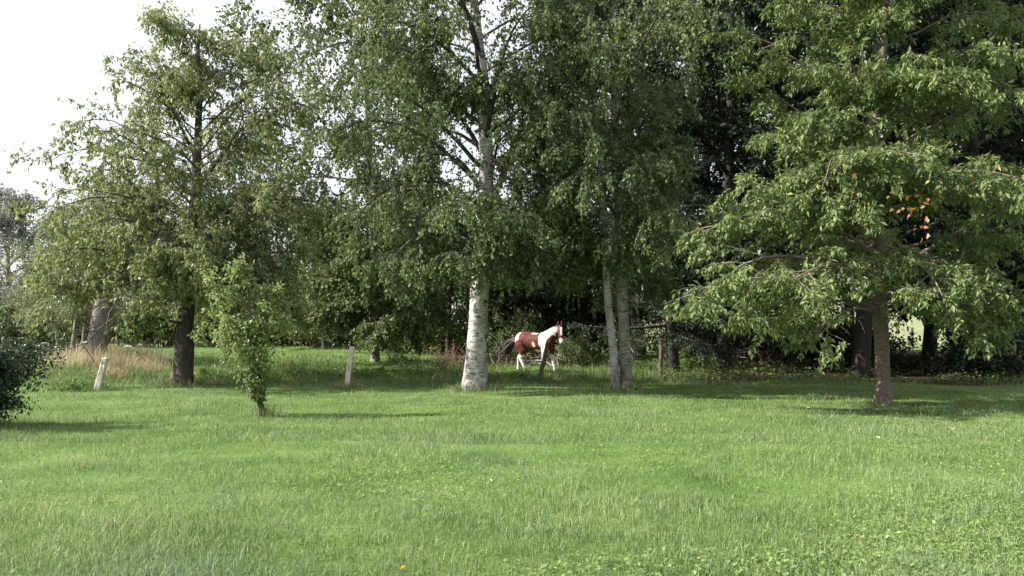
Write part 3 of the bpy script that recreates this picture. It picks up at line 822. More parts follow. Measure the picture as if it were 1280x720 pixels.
# --- the young cherry on the right
def young_cherry():
    Y = 18.1
    base = P(1104, 503, Y); base[2] = gz(base[0], base[1])
    root = empty('cherry_tree', base, 'young cherry with layered drooping boughs and a few orange leaves, right of the lawn', 'tree')
    tp = [base, P(1103, 440, Y), P(1099, 385, Y), P(1101, 330, Y), P(1094, 240, Y), P(1090, 180, Y), P(1098, 110, Y), P(1108, 20, Y), P(1112, -80, Y), P(1114, -170, Y)]
    _, q, r = trunk_part(root, base, tp, [.14, .135, .16, .125, .11, .1, .085, .065, .04, .015], M['cherry_bark'], 64, 16, .03, 9, .3)
    rng = np.random.default_rng(31)
    wood, green = Geo(), Geo()
    def env(z, a):
        k = np.interp(z, [1.8, 3, 5, 7.5, 10], [3.9, 4.4, 3.7, 2.8, 1.4])
        return k * (1 + .06 * math.cos(a))
    L0, r0, l0 = radial_limbs(q, r, 2.2, 10.6, 32, env, lambda z: np.interp(z, [2, 5, 10], [.2, .32, .7]), rng, 8, (.02, -.05, -.2), .07, .3, bias=1.25)
    F, fr_, fl = near_boughs(q, 15, 3.4, 9.5, (4.0, 1.8), rng, 1.1, (.15, .4), -.24)
    L0 = np.concatenate([L0, F]); r0 = np.concatenate([r0, fr_]); l0 = np.concatenate([l0, fl])
    ex = [([P(1098, 392, Y), P(1072, 378, Y - .3), P(1046, 366, Y - .6), P(1010, 350, Y - 1), P(960, 345, Y - 1.4), P(905, 352, Y - 1.7)], .085),
          ([P(1100, 345, Y), P(1150, 318, Y - .1), P(1205, 287, Y - .2), P(1250, 262, Y - .3), P(1310, 238, Y - .4)], .075),
          ([P(1096, 300, Y), P(1050, 275, Y - .4), P(985, 262, Y - .8), P(930, 268, Y - 1.0), P(880, 290, Y - 1.2)], .055),
          ([P(1100, 330, Y), P(1140, 322, Y - 1.0), P(1190, 330, Y - 2.0), P(1230, 352, Y - 2.6)], .05),
          ([P(1098, 350, Y), P(1070, 330, Y - 1.0), P(1030, 330, Y - 2.0), P(990, 350, Y - 2.8)], .05),
          ([P(1098, 388, Y), P(1068, 384, Y - 1.2), P(1040, 398, Y - 1.8), P(1022, 425, Y - 2.2)], .035),
          ([P(1098, 392, Y), P(1040, 372, Y - .9), P(985, 372, Y - 1.6), P(940, 395, Y - 2.0)], .04),
          ([P(1098, 360, Y), P(1020, 322, Y - .8), P(950, 318, Y - 1.3), P(905, 345, Y - 1.6), P(880, 372, Y - 1.8)], .04),
          ([P(1100, 380, Y), P(1135, 376, Y - 1.2), P(1180, 384, Y - 1.8), P(1235, 412, Y - 2.2)], .035),
          ([P(1092, 185, Y), P(1060, 172, Y - .2), P(1020, 165, Y - .5), P(960, 170, Y - .9)], .04),
          ([P(1092, 190, Y), P(1130, 140, Y), P(1180, 105, Y), P(1250, 80, Y - .2)], .05),
          ([P(1099, 370, Y), P(1150, 372, Y - .4), P(1210, 380, Y - .7), P(1262, 400, Y - .9)], .045)]
    EL, ER = [], []
    for pts, rr in ex:
        qq, _ = polyline(np.array(pts) - base, np.ones(len(pts)), 9)
        EL.append(qq); ER.append(rr)
    EL = np.array(EL); ER = np.array(ER)
    limbs = np.concatenate([L0, EL]); lr = np.concatenate([r0, ER])
    ll = np.concatenate([l0, np.linalg.norm(np.diff(EL, axis=1), axis=2).sum(1)])
    sp = dict(k1=12, t1=.18, a1=.85, flat1=.75, ratio1=.42, w1=.09, g1=-.05, min1=.4,
              k2=5, a2=.7, flat2=.6, ratio2=.6, d2=-.12, g2=-.16, min2=.3, max2=.85, w2=.08, tr=.004,
              rosette=3, k3=9, leaf=.13, wide=.43, down=.4, spread=.6, stalk=.15, unorm=.4, jit=.03)
    def keep(p, rng):
        w = p + base
        px = 640 + w[:, 0] / w[:, 1] * FPX; py = HOR - (w[:, 2] - CAMH) / w[:, 1] * FPX
        tr_ = (px > 1040) & (px < 1126) & (py > 370) & (p[:, 1] < .3)
        gp = (py > 398) & (px > 1118) & (px < 1208)
        return ~((tr_ | gp) & (rng.random(len(p)) < .9)) & (p[:, 2] > .75)
    crown_from(limbs, lr, ll, rng, sp, wood, green, keep)
    finish_tree(root, wood, green, limbs, lr, M['cherry_bark'], M['cherry_leaf'], .03, 30)
    # the bunch of leaves that already turned
    g = Geo()
    for (px, py, dy, k) in ((1150, 238, -2.6, 4), (1136, 252, -2.6, 5), (1162, 286, -2.7, 5), (1158, 270, -2.7, 3), (1127, 248, -2.5, 3), (1143, 244, -2.5, 4), (1155, 255, -2.6, 3), (1206, 226, -2.2, 2), (1058, 205, -2.5, 2)):
        c = P(px, py, Y + dy - .55) - base + rng.normal(size=(k, 3)) * .11
        d = unit(rng.normal(size=(k, 3)) * .6 + np.array([[0, 0, -.8]]))
        leaves(g, c, d, rng.normal(size=(k, 3)) + np.array([[0, -1., .5]]), rng.uniform(.09, .13, k), rng.uniform(.05, .07, k), rng.random(k))
    o = link('turned_leaves', g.mesh('turned_leaves'), M['orange_leaf'], root, 'stuff')
    o['label'] = 'bunches of orange autumn leaves'
young_cherry()

# --- the old cherry on the left
def old_cherry():
    Y = 24.0
    base = P(227, 479, Y); base[2] = gz(base[0], base[1])
    root = empty('cherry_tree', base, 'old broad tree with dark furrowed trunk and airy crown, left of the sapling', 'tree')
    tp = [base, P(230, 440, Y), P(233, 390, Y), P(238, 330, Y), P(244, 250, Y), P(247, 180, Y), P(250, 110, Y), P(247, 65, Y), P(250, 30, Y)]
    _, q, r = trunk_part(root, base, tp, [.24, .22, .2, .18, .14, .11, .08, .05, .02], M['old_bark'], 60, 18, .06, 11, .6)
    rng = np.random.default_rng(41)
    wood, green = Geo(), Geo()
    def env(z, a):
        k = np.interp(z, [2, 3.5, 5.5, 7.2, 8.6, 9.6], [3.9, 4.5, 4.4, 4.0, 2.8, 1.2])
        return k * (1 + .05 * math.cos(a - math.pi))
    L0, r0, l0 = radial_limbs(q, r, 2.1, 9.3, 60, env, lambda z: np.interp(z, [2, 4, 6, 10], [.18, .34, .5, .9]), rng, 8, (.03, -.07, -.22), .11, .26, bias=1.3)
    m = 22                                    # drooping boughs on the near side of the crown
    zz = rng.uniform(2.2, 5.2, m); aa = -math.pi / 2 + rng.uniform(-1.25, 1.25, m); ee = rng.uniform(.2, .5, m)
    pb = np.stack([np.interp(zz, q[:, 2], q[:, i]) for i in range(3)], 1)
    lf = rng.uniform(2.2, 4.0, m)
    F = grow(pb, np.stack([np.cos(aa) * np.cos(ee), np.sin(aa) * np.cos(ee), np.sin(ee)], 1), lf, 8, .1, np.linspace(.02, -.3, 8), rng)
    L0 = np.concatenate([L0, F]); r0 = np.concatenate([r0, np.full(m, .022)]); l0 = np.concatenate([l0, lf])
    rt = np.hypot(L0[:, -1, 0], L0[:, -1, 1])
    lim = np.interp(L0[:, -1, 2], [1, 3, 5, 6.5, 8.2, 9.4], [4.2, 4.3, 4.1, 3.5, 2.4, 1.1]) + .9 * np.clip(L0[:, -1, 0] / np.maximum(rt, .1), 0, 1)
    f = np.minimum(1, lim / np.maximum(rt, .1))
    L0 = L0[:, :1] + (L0 - L0[:, :1]) * f[:, None, None]; l0 = l0 * f
    ex = [([P(236, 340, Y), P(262, 300, Y - .3), P(290, 265, Y - .6), P(325, 250, Y - .9), P(362, 262, Y - 1.2)], .085),
          ([P(236, 330, Y), P(205, 285, Y - .2), P(175, 240, Y - .4), P(150, 215, Y - .5), P(130, 200, Y - .6)], .08),
          ([P(232, 405, Y), P(215, 402, Y - .5), P(190, 396, Y - .9), P(160, 404, Y - 1.2)], .05),
          ([P(244, 240, Y), P(275, 195, Y), P(310, 150, Y + .2), P(345, 120, Y + .4)], .06),
          ([P(246, 200, Y), P(222, 150, Y), P(200, 100, Y), P(180, 70, Y)], .05),
          ([P(238, 335, Y), P(280, 330, Y - .8), P(330, 340, Y - 1.4), P(372, 372, Y - 1.8)], .055)]
    EL, ER = [], []
    for pts, rr in ex:
        qq, _ = polyline(np.array(pts) - base, np.ones(len(pts)), 9)
        EL.append(qq); ER.append(rr)
    EL = np.array(EL); ER = np.array(ER)
    limbs = np.concatenate([L0, EL]); lr = np.concatenate([r0, ER])
    ll = np.concatenate([l0, np.linalg.norm(np.diff(EL, axis=1), axis=2).sum(1)])
    sp = dict(k1=13, t1=.1, a1=.8, flat1=.35, ratio1=.42, w1=.12, g1=-.03, min1=.4,
              k2=6, a2=.8, flat2=.3, ratio2=.65, d2=-.12, g2=-.2, min2=.35, max2=1.1, w2=.1, tr=.005,
              rosette=3, k3=6, leaf=.115, wide=.45, down=.6, spread=.5, stalk=.15, unorm=.5, jit=.02)
    def keep(p, rng):
        thin = np.interp(p[:, 2], [3.5, 5, 8], [1.0, .9, .68])
        tr_ = (np.abs(p[:, 0]) < .3) & (p[:, 2] < 2.0)
        w = p + base
        px = 640 + w[:, 0] / w[:, 1] * FPX; py = HOR - (w[:, 2] - CAMH) / w[:, 1] * FPX
        tr_ = tr_ | ((px > 90) & (px < 150) & (py > 378))
        return (rng.random(len(p)) < thin) & (p[:, 2] > .95 + .6 * rng.random(len(p))) & ~tr_
    crown_from(limbs, lr, ll, rng, sp, wood, green, keep)
    finish_tree(root, wood, green, limbs, lr, M['old_bark'], M['old_cherry_leaf'], .03, 26)
old_cherry()

# --- the leaning stump-like willow and the trees behind it
def generic_tree(name, label, base, H, trunk_r, lean, crown_z0, reach, nl, spec, bark, leafm, seed, group=None, elev=(.3, 1.0), keep=None, branches=8, grav=(.03, -.03, -.12), cat='tree', trunk_mat=None):
    root = empty(name, base, label, cat, group)
    base = np.asarray(base, float)
    rng = np.random.default_rng(seed)
    tp = [base + np.array([lean[0] * t + .06 * H * .2 * math.sin(3 * t + seed), lean[1] * t, H * t]) for t in np.linspace(0, 1, 7)]
    tp[0] = base
    _, q, r = trunk_part(root, base, tp, [trunk_r * k for k in (1, .88, .78, .62, .45, .26, .08)], trunk_mat or bark, 36, 12, .05, seed, .3)
    wood, green = Geo(), Geo()
    zz = np.linspace(crown_z0, H, len(reach))
    limbs, lr, ll = radial_limbs(q, r, crown_z0, H * .97, nl, lambda z, a: np.interp(z, zz, reach), lambda z: np.interp(z, [crown_z0, H], elev), rng, 7, grav, .1, .5)
    crown_from(limbs, lr, ll, rng, spec, wood, green, keep)
    finish_tree(root, wood, green, limbs, lr, bark, leafm, .03, branches)
    return root

LOOSE = dict(k1=9, t1=.25, a1=.85, flat1=.2, ratio1=.5, k2=7, ratio2=.6, min2=.35, max2=1.2, k3=14, leaf=.12, wide=.4, down=.4, spread=.7, unorm=.9, jit=.05)
DENSE = dict(k1=9, t1=.2, a1=.9, flat1=.35, ratio1=.45, k2=7, ratio2=.6, min2=.4, max2=1.2, g2=-.08, k3=18, leaf=.2, show=0, wide=.6, down=.35, spread=.7, unorm=.6, jit=.07)

def gp(px, Y):
    x = X(px, Y); return np.array([x, Y, gz(x, Y)])

def willow():
    b = gp(120, 33)
    root = empty('willow_tree', b, 'old pollard with a thick leaning grey trunk in the dry grass', 'tree')
    tp = [b, P(125, 405, 33), P(131, 372, 33), P(136, 345, 33.2)]
    _, q, r = trunk_part(root, b, tp, [.36, .33, .3, .2], M['grey_bark'], 26, 16, .07, 13, .25)
    rng = np.random.default_rng(51)
    wood, green = Geo(), Geo()
    ex = []
    for pts in ([(131, 385), (112, 372), (98, 366), (84, 340), (70, 300)], [(134, 360), (140, 320), (135, 280), (120, 235)], [(132, 372), (160, 350), (185, 320), (200, 280)],
                [(133, 365), (115, 330), (95, 300), (80, 270)], [(135, 352), (150, 300), (165, 260), (170, 220)], [(131, 380), (150, 372), (175, 375), (200, 385)],
                [(132, 375), (100, 350), (60, 345), (30, 360)], [(134, 355), (120, 300), (105, 270), (100, 240)], [(131, 380), (100, 378), (75, 385), (50, 400)]):
        dy = rng.uniform(-2, 2)
        qq, _ = polyline(np.array([P(px, py, 33 + dy * i / 3) for i, (px, py) in enumerate(pts)]) - b, np.ones(len(pts)), 8)
        ex.append(qq)
    limbs = np.array(ex); lr = np.array([.11, .09, .08, .07, .08, .06, .06, .06, .05])
    ll = np.linalg.norm(np.diff(limbs, axis=1), axis=2).sum(1)
    crown_from(limbs, lr, ll, rng, dict(LOOSE, k1=18, k2=10, k3=18, g2=-.2, leaf=.11, wide=.35, min1=.8), wood, green, lambda p, r_: p[:, 2] > .9 + r_.random(len(p)))
    finish_tree(root, wood, green, limbs, lr, M['grey_bark'], M['willow_leaf'], .03, 9)
willow()

def small_stems():
    lab = ['slim grey stem left of the leaning pollard, tallest of the thin trunks', 'slim forked stem between the bush and the leaning pollard', 'thin pale stem just beside the leaning pollard']
    for i, (px, Y, H, rr, ln) in enumerate(((78, 37, 4.2, .1, (-.5, 0)), (92, 36, 4.6, .11, (.3, .2)), (104, 39, 4.4, .08, (.2, 0)))):
        generic_tree('scrub_tree', lab[i], gp(px, Y), H, rr, ln, 1.9, (1.6, 2.0, 1.8, .8), 12, dict(LOOSE, k3=12), M['grey_bark'], M['willow_leaf'], 60 + i, 'thin scrub trees in the dry grass', branches=4)
small_stems()

# distant trees at the left edge, past the pasture
far_lab = ['haze-paled far tree at the left edge below the sky', 'far rounded tree behind the leaning pollard', 'low far tree between the old cherry and the weeping birch']
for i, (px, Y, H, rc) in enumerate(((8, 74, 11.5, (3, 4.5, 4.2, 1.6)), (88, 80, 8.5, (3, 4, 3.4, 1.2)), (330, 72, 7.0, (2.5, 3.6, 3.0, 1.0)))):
    generic_tree('field_tree', far_lab[i], gp(px, Y), H, .3, (0, 0), 1.6, rc, 26, dict(DENSE, k3=9, leaf=.3, jit=.15), M['grey_bark'], M['haze_far_leaf'], 70 + i, 'trees beyond the pasture', branches=3)

# --- dark wood behind: broad trees and firs, copies of a few builds
WOOD_GROUP = 'dark trees of the wood behind the lawn'
def wood_tree(px, Y, H, seed, label, leafm=None, reach=None, z0=1.7, spec=None, nl=36, k=1.0):
    return generic_tree('broadleaf_tree', label, gp(px, Y), H, .26, (.3, .2), z0, reach or (3.6, 4.6, 4.8, 4.2, 2.0), nl, spec or DENSE, M['shade_dark_bark'], leafm or M['shade_dark_leaf'], seed, WOOD_GROUP, elev=(.1, .95), branches=10)
w1 = wood_tree(905, 30.5, 17, 81, 'dark wood tree behind the gap between twin birch and young cherry')
w2 = wood_tree(1075, 27.5, 16, 82, 'dark wood tree standing right behind the young cherry trunk')
copies = [
    (w1, 1225, 30, 1.02, 1.2, 'dark wood tree at the right edge over the blackest shade'),
    (w2, 800, 35.5, 1.06, 2.4, 'dark wood tree behind the twin birch'),
    (w1, 985, 37, 1.15, 4.0, 'dark wood tree behind the pile of dead brush'),
    (w2, 1160, 38, 1.15, 5.1, 'dark wood tree over the bright field gap'),
    (w1, 1330, 36, 1.1, 3.1, 'dark wood tree half cut off by the right edge'),
    (w2, 880, 43, 1.2, .7, 'dark wood tree deep behind the fallen branches'),
    (w1, 1060, 45, 1.25, 2.0, 'dark wood tree deep behind the young cherry crown'),
    (w2, 1270, 46, 1.25, 4.4, 'dark wood tree deep in the right corner'),
]
for src, px, Y, s, rz, lab in copies:
    c = copy_tree(src)
    c.location = gp(px, Y); c.scale = (s, s, s); c.rotation_euler = (0, 0, rz)
    c['label'] = lab

def fir(px, Y, H, seed, label):
    spec = dict(k1=12, t1=.1, a1=.95, flat1=.8, ratio1=.32, g1=-.04, min1=.25, k2=5, a2=.8, flat2=.7, ratio2=.5, min2=.2, max2=.6, g2=-.1, k3=13, show=0, leaf=.11, wide=.3, down=.35, spread=.5, unorm=.6, jit=.03)
    return generic_tree('fir_tree', label, gp(px, Y), H, .2, (0, 0), .9, (3.0, 2.6, 2.0, 1.3, .3), 54, spec, M['shade_dark_bark'], M['fir_leaf'], seed, WOOD_GROUP, elev=(-.1, .35), branches=4, grav=(-.03, -.02, .05))
fir(700, 39, 9.6, 91, 'dark pointed evergreen behind the horse and the big birch')
fir(842, 29, 9.5, 92, 'black low-boughed evergreen right of the twin birch')

# --- hedge and scrub behind the pasture
def shrub(name, label, base, rx, ry, H, n, leaf, mat, seed, group=None, stems=14, wide=.6, cat='bush', sticks=None, stemmat=None):
    root = empty(name, base, label, cat, group)
    rng = np.random.default_rng(seed)
    wood, green = Geo(), Geo()
    az = rng.random(stems) * 6.283
    e = rng.uniform(.55, 1.45, stems)
    D = np.stack([np.cos(az) * np.cos(e) * rx / H * 1.6, np.sin(az) * np.cos(e) * ry / H * 1.6, np.sin(e)], 1)
    p0 = np.stack([rng.normal(size=stems) * rx * .25, rng.normal(size=stems) * ry * .25, np.full(stems, -.05)], 1)
    L = rng.uniform(.6, 1.15, stems) * H
    st = grow(p0, D, L, 7, .12, np.linspace(.05, -.16, 7), rng)
    for i in range(min(stems, 6)):
        g = Geo(); tubes(g, st[i:i + 1], taper(1, 8, .012 + .012 * H, .006), 5)
        link('stem', g.mesh('stem', True), stemmat or M['twig'], root)
    if stems > 6: tree_wood(wood, st[6:], .01 + .008 * H, .005, 4)
    p, Dd, L1 = spawn(st, L, 8, .12, 1, .85, .15, .42, rng)
    b1 = grow(p, Dd, L1, 4, .16, -.05, rng)
    tree_wood(wood, b1, .007, .003, 3)
    k = max(1, int(n / len(b1)))
    t = rng.random((len(b1), k)) ** .8
    c, T = along(b1, t); c = c.reshape(-1, 3); T = T.reshape(-1, 3)
    c = c + rng.normal(size=c.shape) * leaf * .9
    ok = c[:, 2] > .02
    c, T = c[ok], T[ok]
    d = leaf_dirs(T, rng, .15, .7)
    Lf = leaf * rng.uniform(.6, 1.3, len(c))
    leaves(green, c, d, np.array([[0, 0, 1.]]) + rng.normal(size=c.shape) * .6, Lf, Lf * wide, rng.random(len(c)))
    link('twigs', wood.mesh('twigs', True), stemmat or M['twig'], root, 'stuff')
    link('foliage', green.mesh('foliage'), mat, root, 'stuff')
    return root

HG = 'hedge bushes behind the pasture'
hedge = [shrub('hedge_bush', 'hedge bush in the dark row left of the old cherry trunk', gp(165, 62), 2.6, 1.6, 3.4, 9000, .17, M['hedge_leaf'], 101, HG, 18),
         shrub('hedge_bush', 'hedge bush right of the old cherry trunk', gp(262, 61), 2.6, 1.6, 3.6, 9000, .17, M['hedge_leaf'], 102, HG, 18)]
hl = ['hedge bush behind the ivy-clad sapling', 'hedge bush left of the pale middle post', 'hedge bush behind the weeping birch trunk', 'hedge bush between the weeping birch and the big birch',
      'hedge bush just left of the big birch trunk', 'hedge bush behind the tail of the horse', 'hedge bush behind the head of the horse', 'hedge bush between horse and twin birch',
      'hedge bush at the far left behind the dry grass', 'hedge bush behind the slim scrub stems', 'hedge bush seen just left of the old dark trunk, back row', 'hedge bush seen between old dark trunk and sapling, back row', 'hedge bush right behind the sapling crown, back row', 'hedge bush above the top of the pale middle post, back row']
for i, (px, Y, s, rz) in enumerate(((330, 62, 1.25, 1), (395, 60, 1.4, 2.2), (450, 56, 1.45, 3.3), (515, 50, 1.45, 4.1), (572, 45, 1.45, .4), (632, 41, 1.35, 5.2), (694, 42, 1.3, 2.8), (752, 43, 1.3, 1.7), (40, 50, 1.0, .2), (105, 60, 1.3, .9), (212, 64, 1.5, 2.0), (296, 66, 1.6, 3.1), (362, 66, 1.6, 4.4), (424, 64, 1.6, 5.5))):
    c = copy_tree(hedge[i % 2]); c.location = gp(px, Y); c.scale = (s, s, s); c.rotation_euler = (0, 0, rz); c['label'] = hl[i]
# taller scrub trees that close the view between the birches
sl = ['yellowish scrub tree behind the ivy-clad sapling', 'green scrub tree behind the weeping birch', 'green scrub tree left of the big birch trunk', 'green scrub tree behind the horse']
for i, (px, Y, H, rc) in enumerate(((405, 54, 6.4, (2.6, 3.5, 3.2, 1.4)), (500, 48, 6.4, (2.5, 3.4, 3.2, 1.5)), (560, 41, 5.8, (1.8, 2.6, 2.4, 1.0)), (655, 40, 6.0, (2.2, 2.9, 2.5, 1.0)))):
    generic_tree('scrub_tree', sl[i], gp(px, Y), H, .12, (.2, 0), 1.0, rc, 26, dict(DENSE, k3=13, leaf=.16), M['old_bark'], M['hedge_leaf'], 110 + i, 'scrub trees along the hedge', elev=(.2, 1.1), branches=3)

# --- undergrowth
bl = ['bramble thicket behind the horse, left of its head', 'bramble thicket just right of the horse', 'bramble thicket behind the twin birch', 'bramble bush behind the brown round post']
bs = ((650, 34.5, 1.6, 1.2, 2.0), (724, 33, 1.4, 1.1, 1.45), (774, 33, 1.5, 1.2, 1.5), (838, 32.5, 1.3, 1.1, 1.4))
for i, (px, Y, rx, ry, H) in enumerate(bs):
    shrub('bramble_bush', bl[i], gp(px, Y), rx, ry, H, 3400, .085, M['bramble_leaf'], 120 + i, 'bramble bushes behind the horse', 16, .65)
nl_ = ['low nettle clump left of the brown round post', 'low nettle clump right of the brown round post', 'low nettle clump in front of the fallen branches', 'nettle clump by the foot of the leaning white post', 'nettle clump behind the pale middle post',
       'nettle clump left of the big birch foot', 'nettle clump right of the pale middle post', 'nettle clump under the horse', 'nettle clump between the two pale posts', 'weed clump behind the sapling stem', 'weed clump out in the pasture left of the pale middle post', 'weed clump just behind the old dark trunk', 'weed clump right beside the big birch foot', 'weed clump between big birch and dark pole', 'weed clump out in the pasture behind the weeping birch foot']
ns_ = ((805, 31.5, 1.0, .75), (850, 31.5, 1.0, .75), (895, 33, 1.2, .6), (100, 21.4, .95, .42), (452, 26.5, 1.2, .62), (545, 26.2, 1.2, .6), (500, 26.6, 1.2, .6), (650, 27.6, .8, .34), (372, 26.5, 1.4, .6), (322, 25.6, 1.1, .5), (405, 31, 1.3, .55), (268, 26.4, 1.0, .5), (625, 25.2, .9, .35), (648, 25.6, .8, .3), (495, 38, 1.6, .7))
for i, (px, Y, rr, H) in enumerate(ns_):
    shrub('nettle_clump', nl_[i], gp(px, Y), rr, rr * .8, H, 2000, .07, M['nettle_leaf'], 140 + i, 'nettle clumps in the rough grass', 26, .5, cat='nettles', stemmat=M['stalk'])
dk = ['rusty seeding dock left of the big birch', 'rusty seeding dock at the left edge of the birch trunk', 'rusty dock among brambles right of the horse']
for i, (px, Y, H) in enumerate(((558, 30.5, 1.0), (572, 31.5, .9), (738, 33, .8))):
    shrub('dock_plant', dk[i], gp(px, Y), .45, .4, H, 500, .05, M['dock_leaf'], 160 + i, 'dock plants gone to seed', 10, .5, cat='plant', stemmat=M['dead_twig'])

def brush(label, base, rx, H, n, seed, mat, name='dead_brush', group=None):
    root = empty(name, base, label, 'dead brush', group)
    rng = np.random.default_rng(seed)
    az = rng.random(n) * 6.283; e = rng.uniform(.2, 1.4, n)
    D = np.stack([np.cos(az) * np.cos(e), np.sin(az) * np.cos(e), np.sin(e)], 1)
    p0 = np.stack([rng.uniform(-rx, rx, n), rng.normal(size=n) * .5, np.full(n, -.03)], 1)
    st = grow(p0, D, rng.uniform(.5, 1.1, n) * H, 6, .2, np.linspace(.02, -.2, 6), rng)
    for i in range(min(10, n)):
        g = Geo(); tubes(g, st[i:i + 1], taper(1, 7, .022, .006), 5); link('dead_stem', g.mesh('dead_stem', True), mat, root)
    w = Geo(); tree_wood(w, st[10:], .012, .004, 4)
    p, Dd, L1 = spawn(st, np.full(n, H), 7, .2, 1, .8, 0, .4, rng)
    tree_wood(w, grow(p, Dd, L1, 4, .2, -.05, rng), .006, .003, 3)
    link('dead_twigs', w.mesh('dead_twigs', True), mat, root, 'stuff')
brush('tangle of brown dead stems in the shade behind the fallen branches', gp(925, 36), 1.5, 1.5, 70, 171, M['dead_twig'], group='heaps of dead brush')
brush('grey dead branches sticking up behind the back of the horse', gp(668, 33.6), 1.7, 1.35, 34, 172, M['dead_wood'], group='heaps of dead brush')
brush('brown dead stems to the left of the tail of the horse', gp(622, 34), .9, 1.0, 40, 173, M['dead_twig'], group='heaps of dead brush')
# dark thin bushes hiding the feet of the wood
ug = shrub('understory_bush', 'dark shade bush under the wood at the right edge', gp(1245, 27), 2.0, 1.4, 1.7, 6000, .12, M['shade_dark_leaf'], 181, 'shade bushes under the wood', 18, .6)
ul = ['dark shade bush just right of the field gap', 'dark shade bush behind the young cherry trunk', 'dark shade bush behind the brown dead brush', 'dark shade bush cut by the right edge', 'dark shade bush far behind the dead brush', 'dark shade bush left below the field gap', 'dark shade bush right behind the brown upright post', 'dark shade bush between post and dead brush', 'dark shade bush deep behind the lowest cherry bough', 'dark shade bush far behind the young cherry trunk']
for i, (px, Y, s, rz) in enumerate(((1222, 33, 1.15, 1.0), (1052, 34, 1.2, 2.1), (985, 38, 1.2, 3.0), (1300, 31, 1.4, 4.0), (920, 42, 1.5, 5.0), (1120, 30, .55, .6), (868, 40, 1.5, 1.5), (905, 46, 1.7, 2.6), (1010, 44, 1.7, 3.6), (1068, 47, 1.6, 4.7))):
    c = copy_tree(ug); c.location = gp(px, Y); c.scale = (s, s, s); c.rotation_euler = (0, 0, rz); c['label'] = ul[i]

def stick(name, label, pts, r0, r1, mat, cat, group=None, side=None):
    b = np.asarray(pts[0], float)
    root = empty(name, b, label, cat, group)
    q, _ = polyline(np.asarray(pts) - b, np.ones(len(pts)), 10)
    g = Geo(); tubes(g, q[None], taper(1, 10, r0, r1), 7, .08, np.random.default_rng(3)); link('limb', g.mesh('limb', True), mat, root)
    for s in side or []:
        q, _ = polyline(np.asarray(s) - b, np.ones(len(s)), 6)
        g = Geo(); tubes(g, q[None], taper(1, 6, r0 * .6, r1 * .5), 6, .08, np.random.default_rng(4)); link('side_twig', g.mesh('side_twig', True), mat, root)
    return root
Yb = 34.5
stick('fallen_branch', 'pale fallen branch lying before the brown dead brush', [P(878, 446, Yb), P(900, 443, Yb), P(925, 441, Yb + .1), P(948, 438, Yb + .2)], .05, .02, M['dead_wood'], 'branch', 'fallen branches in the shade',
      [[P(905, 443, Yb), P(925, 447, Yb - .2), P(942, 447, Yb - .3)], [P(915, 442, Yb), P(930, 436, Yb + .2), P(940, 435, Yb + .2)]])
stick('fallen_branch', 'thin pale stick leaning beside the twin birch', [P(792, 440, 27), P(787, 432, 27), P(782, 424, 27)], .03, .02, M['dead_wood'], 'branch')

# --- posts
def post(label, foot, top, w, d, mat, seed, round_=False, tufts=True):
    foot = np.asarray(foot, float); top = np.asarray(top, float)
    root = empty('fence_post', foot, label, 'post', 'old fence posts along the lawn edge')
    rng = np.random.default_rng(seed)
    n, sides = 14, (9 if round_ else 8)
    ax = top - foot
    t = np.linspace(-.12, 1, n)
    if round_:
        a = np.arange(sides) * 2 * math.pi / sides
        sec = np.stack([np.cos(a) * w / 2, np.sin(a) * d / 2], 1)
    else:
        c = .16
        sec = np.array([(-.5 + c, -.5), (.5 - c, -.5), (.5, -.5 + c), (.5, .5 - c), (.5 - c, .5), (-.5 + c, .5), (-.5, .5 - c), (-.5, -.5 + c)]) * np.array([w, d])
    u = unit(np.cross(ax, np.array([0, 1., 0]))); v = unit(np.cross(u, ax)); 
    V = []
    wob = np.cumsum(rng.normal(size=(n, 2)) * w * .05, 0)
    for i, tt in enumerate(t):
        k = 1.06 - .14 * tt
        s = sec * k * (1 + rng.normal(size=(sides, 1)) * .05)
        V.append(ax * tt + (s[:, :1] + wob[i, 0]) * u + (s[:, 1:] + wob[i, 1]) * v)
    V = np.array(V)
    V[-1] += unit(ax) * rng.uniform(-.02, .03, (sides, 1))
    idx = np.arange(n * sides).reshape(n, sides)
    Q = np.stack([idx[:-1], np.roll(idx, -1, 1)[:-1], np.roll(idx, -1, 1)[1:], idx[1:]], -1).reshape(-1, 4)
    e = idx[-1]; T = np.stack([np.repeat(e[:1], sides - 2), e[1:-1], e[2:]], -1)
    g = Geo(); g.add(V.reshape(-1, 3), Q, T)
    link('post_shaft', g.mesh('post_shaft'), mat, root)
    for k in (.55, .85):     # staples that held the wire
        g = Geo(); c = ax * k - v * d * .5
        tubes(g, np.array([[c + u * .02, c - v * .025 + u * .012, c - v * .025 - u * .012, c - u * .02]]), np.full((1, 4), .004), 5)
        link('wire_staple', g.mesh('wire_staple'), M['wire'], root)
    return root
def foot(px, py):
    Y = CAMH * FPX / (py - HOR); p = P(px, py, Y); p[2] = gz(p[0], p[1]); return p, Y
f1, Y1 = foot(122, 488); post('white squared post leaning right, at the dry grass', f1, P(131, 448, Y1), .15, .12, M['post_pale'], 1)
f2, Y2 = foot(434, 485); post('pale split post near upright, before the weeping birch', f2, P(442, 434, Y2), .13, .1, M['post_pale'], 2)
f3, Y3 = foot(673, 475); post('dark pole leaning right in front of the horse', f3, P(685, 429, Y3), .13, .13, M['post_brown'], 3, True)
f4, Y4 = foot(825, 471); post('brown upright post in the shade, right of the twin birch', f4, P(825, 424, Y4), .14, .14, M['post_brown'], 4, True)
f5, Y5 = foot(817, 470); post('short thin stake beside the brown upright post', f5, P(817, 452, Y5), .05, .05, M['post_brown'], 5, True)
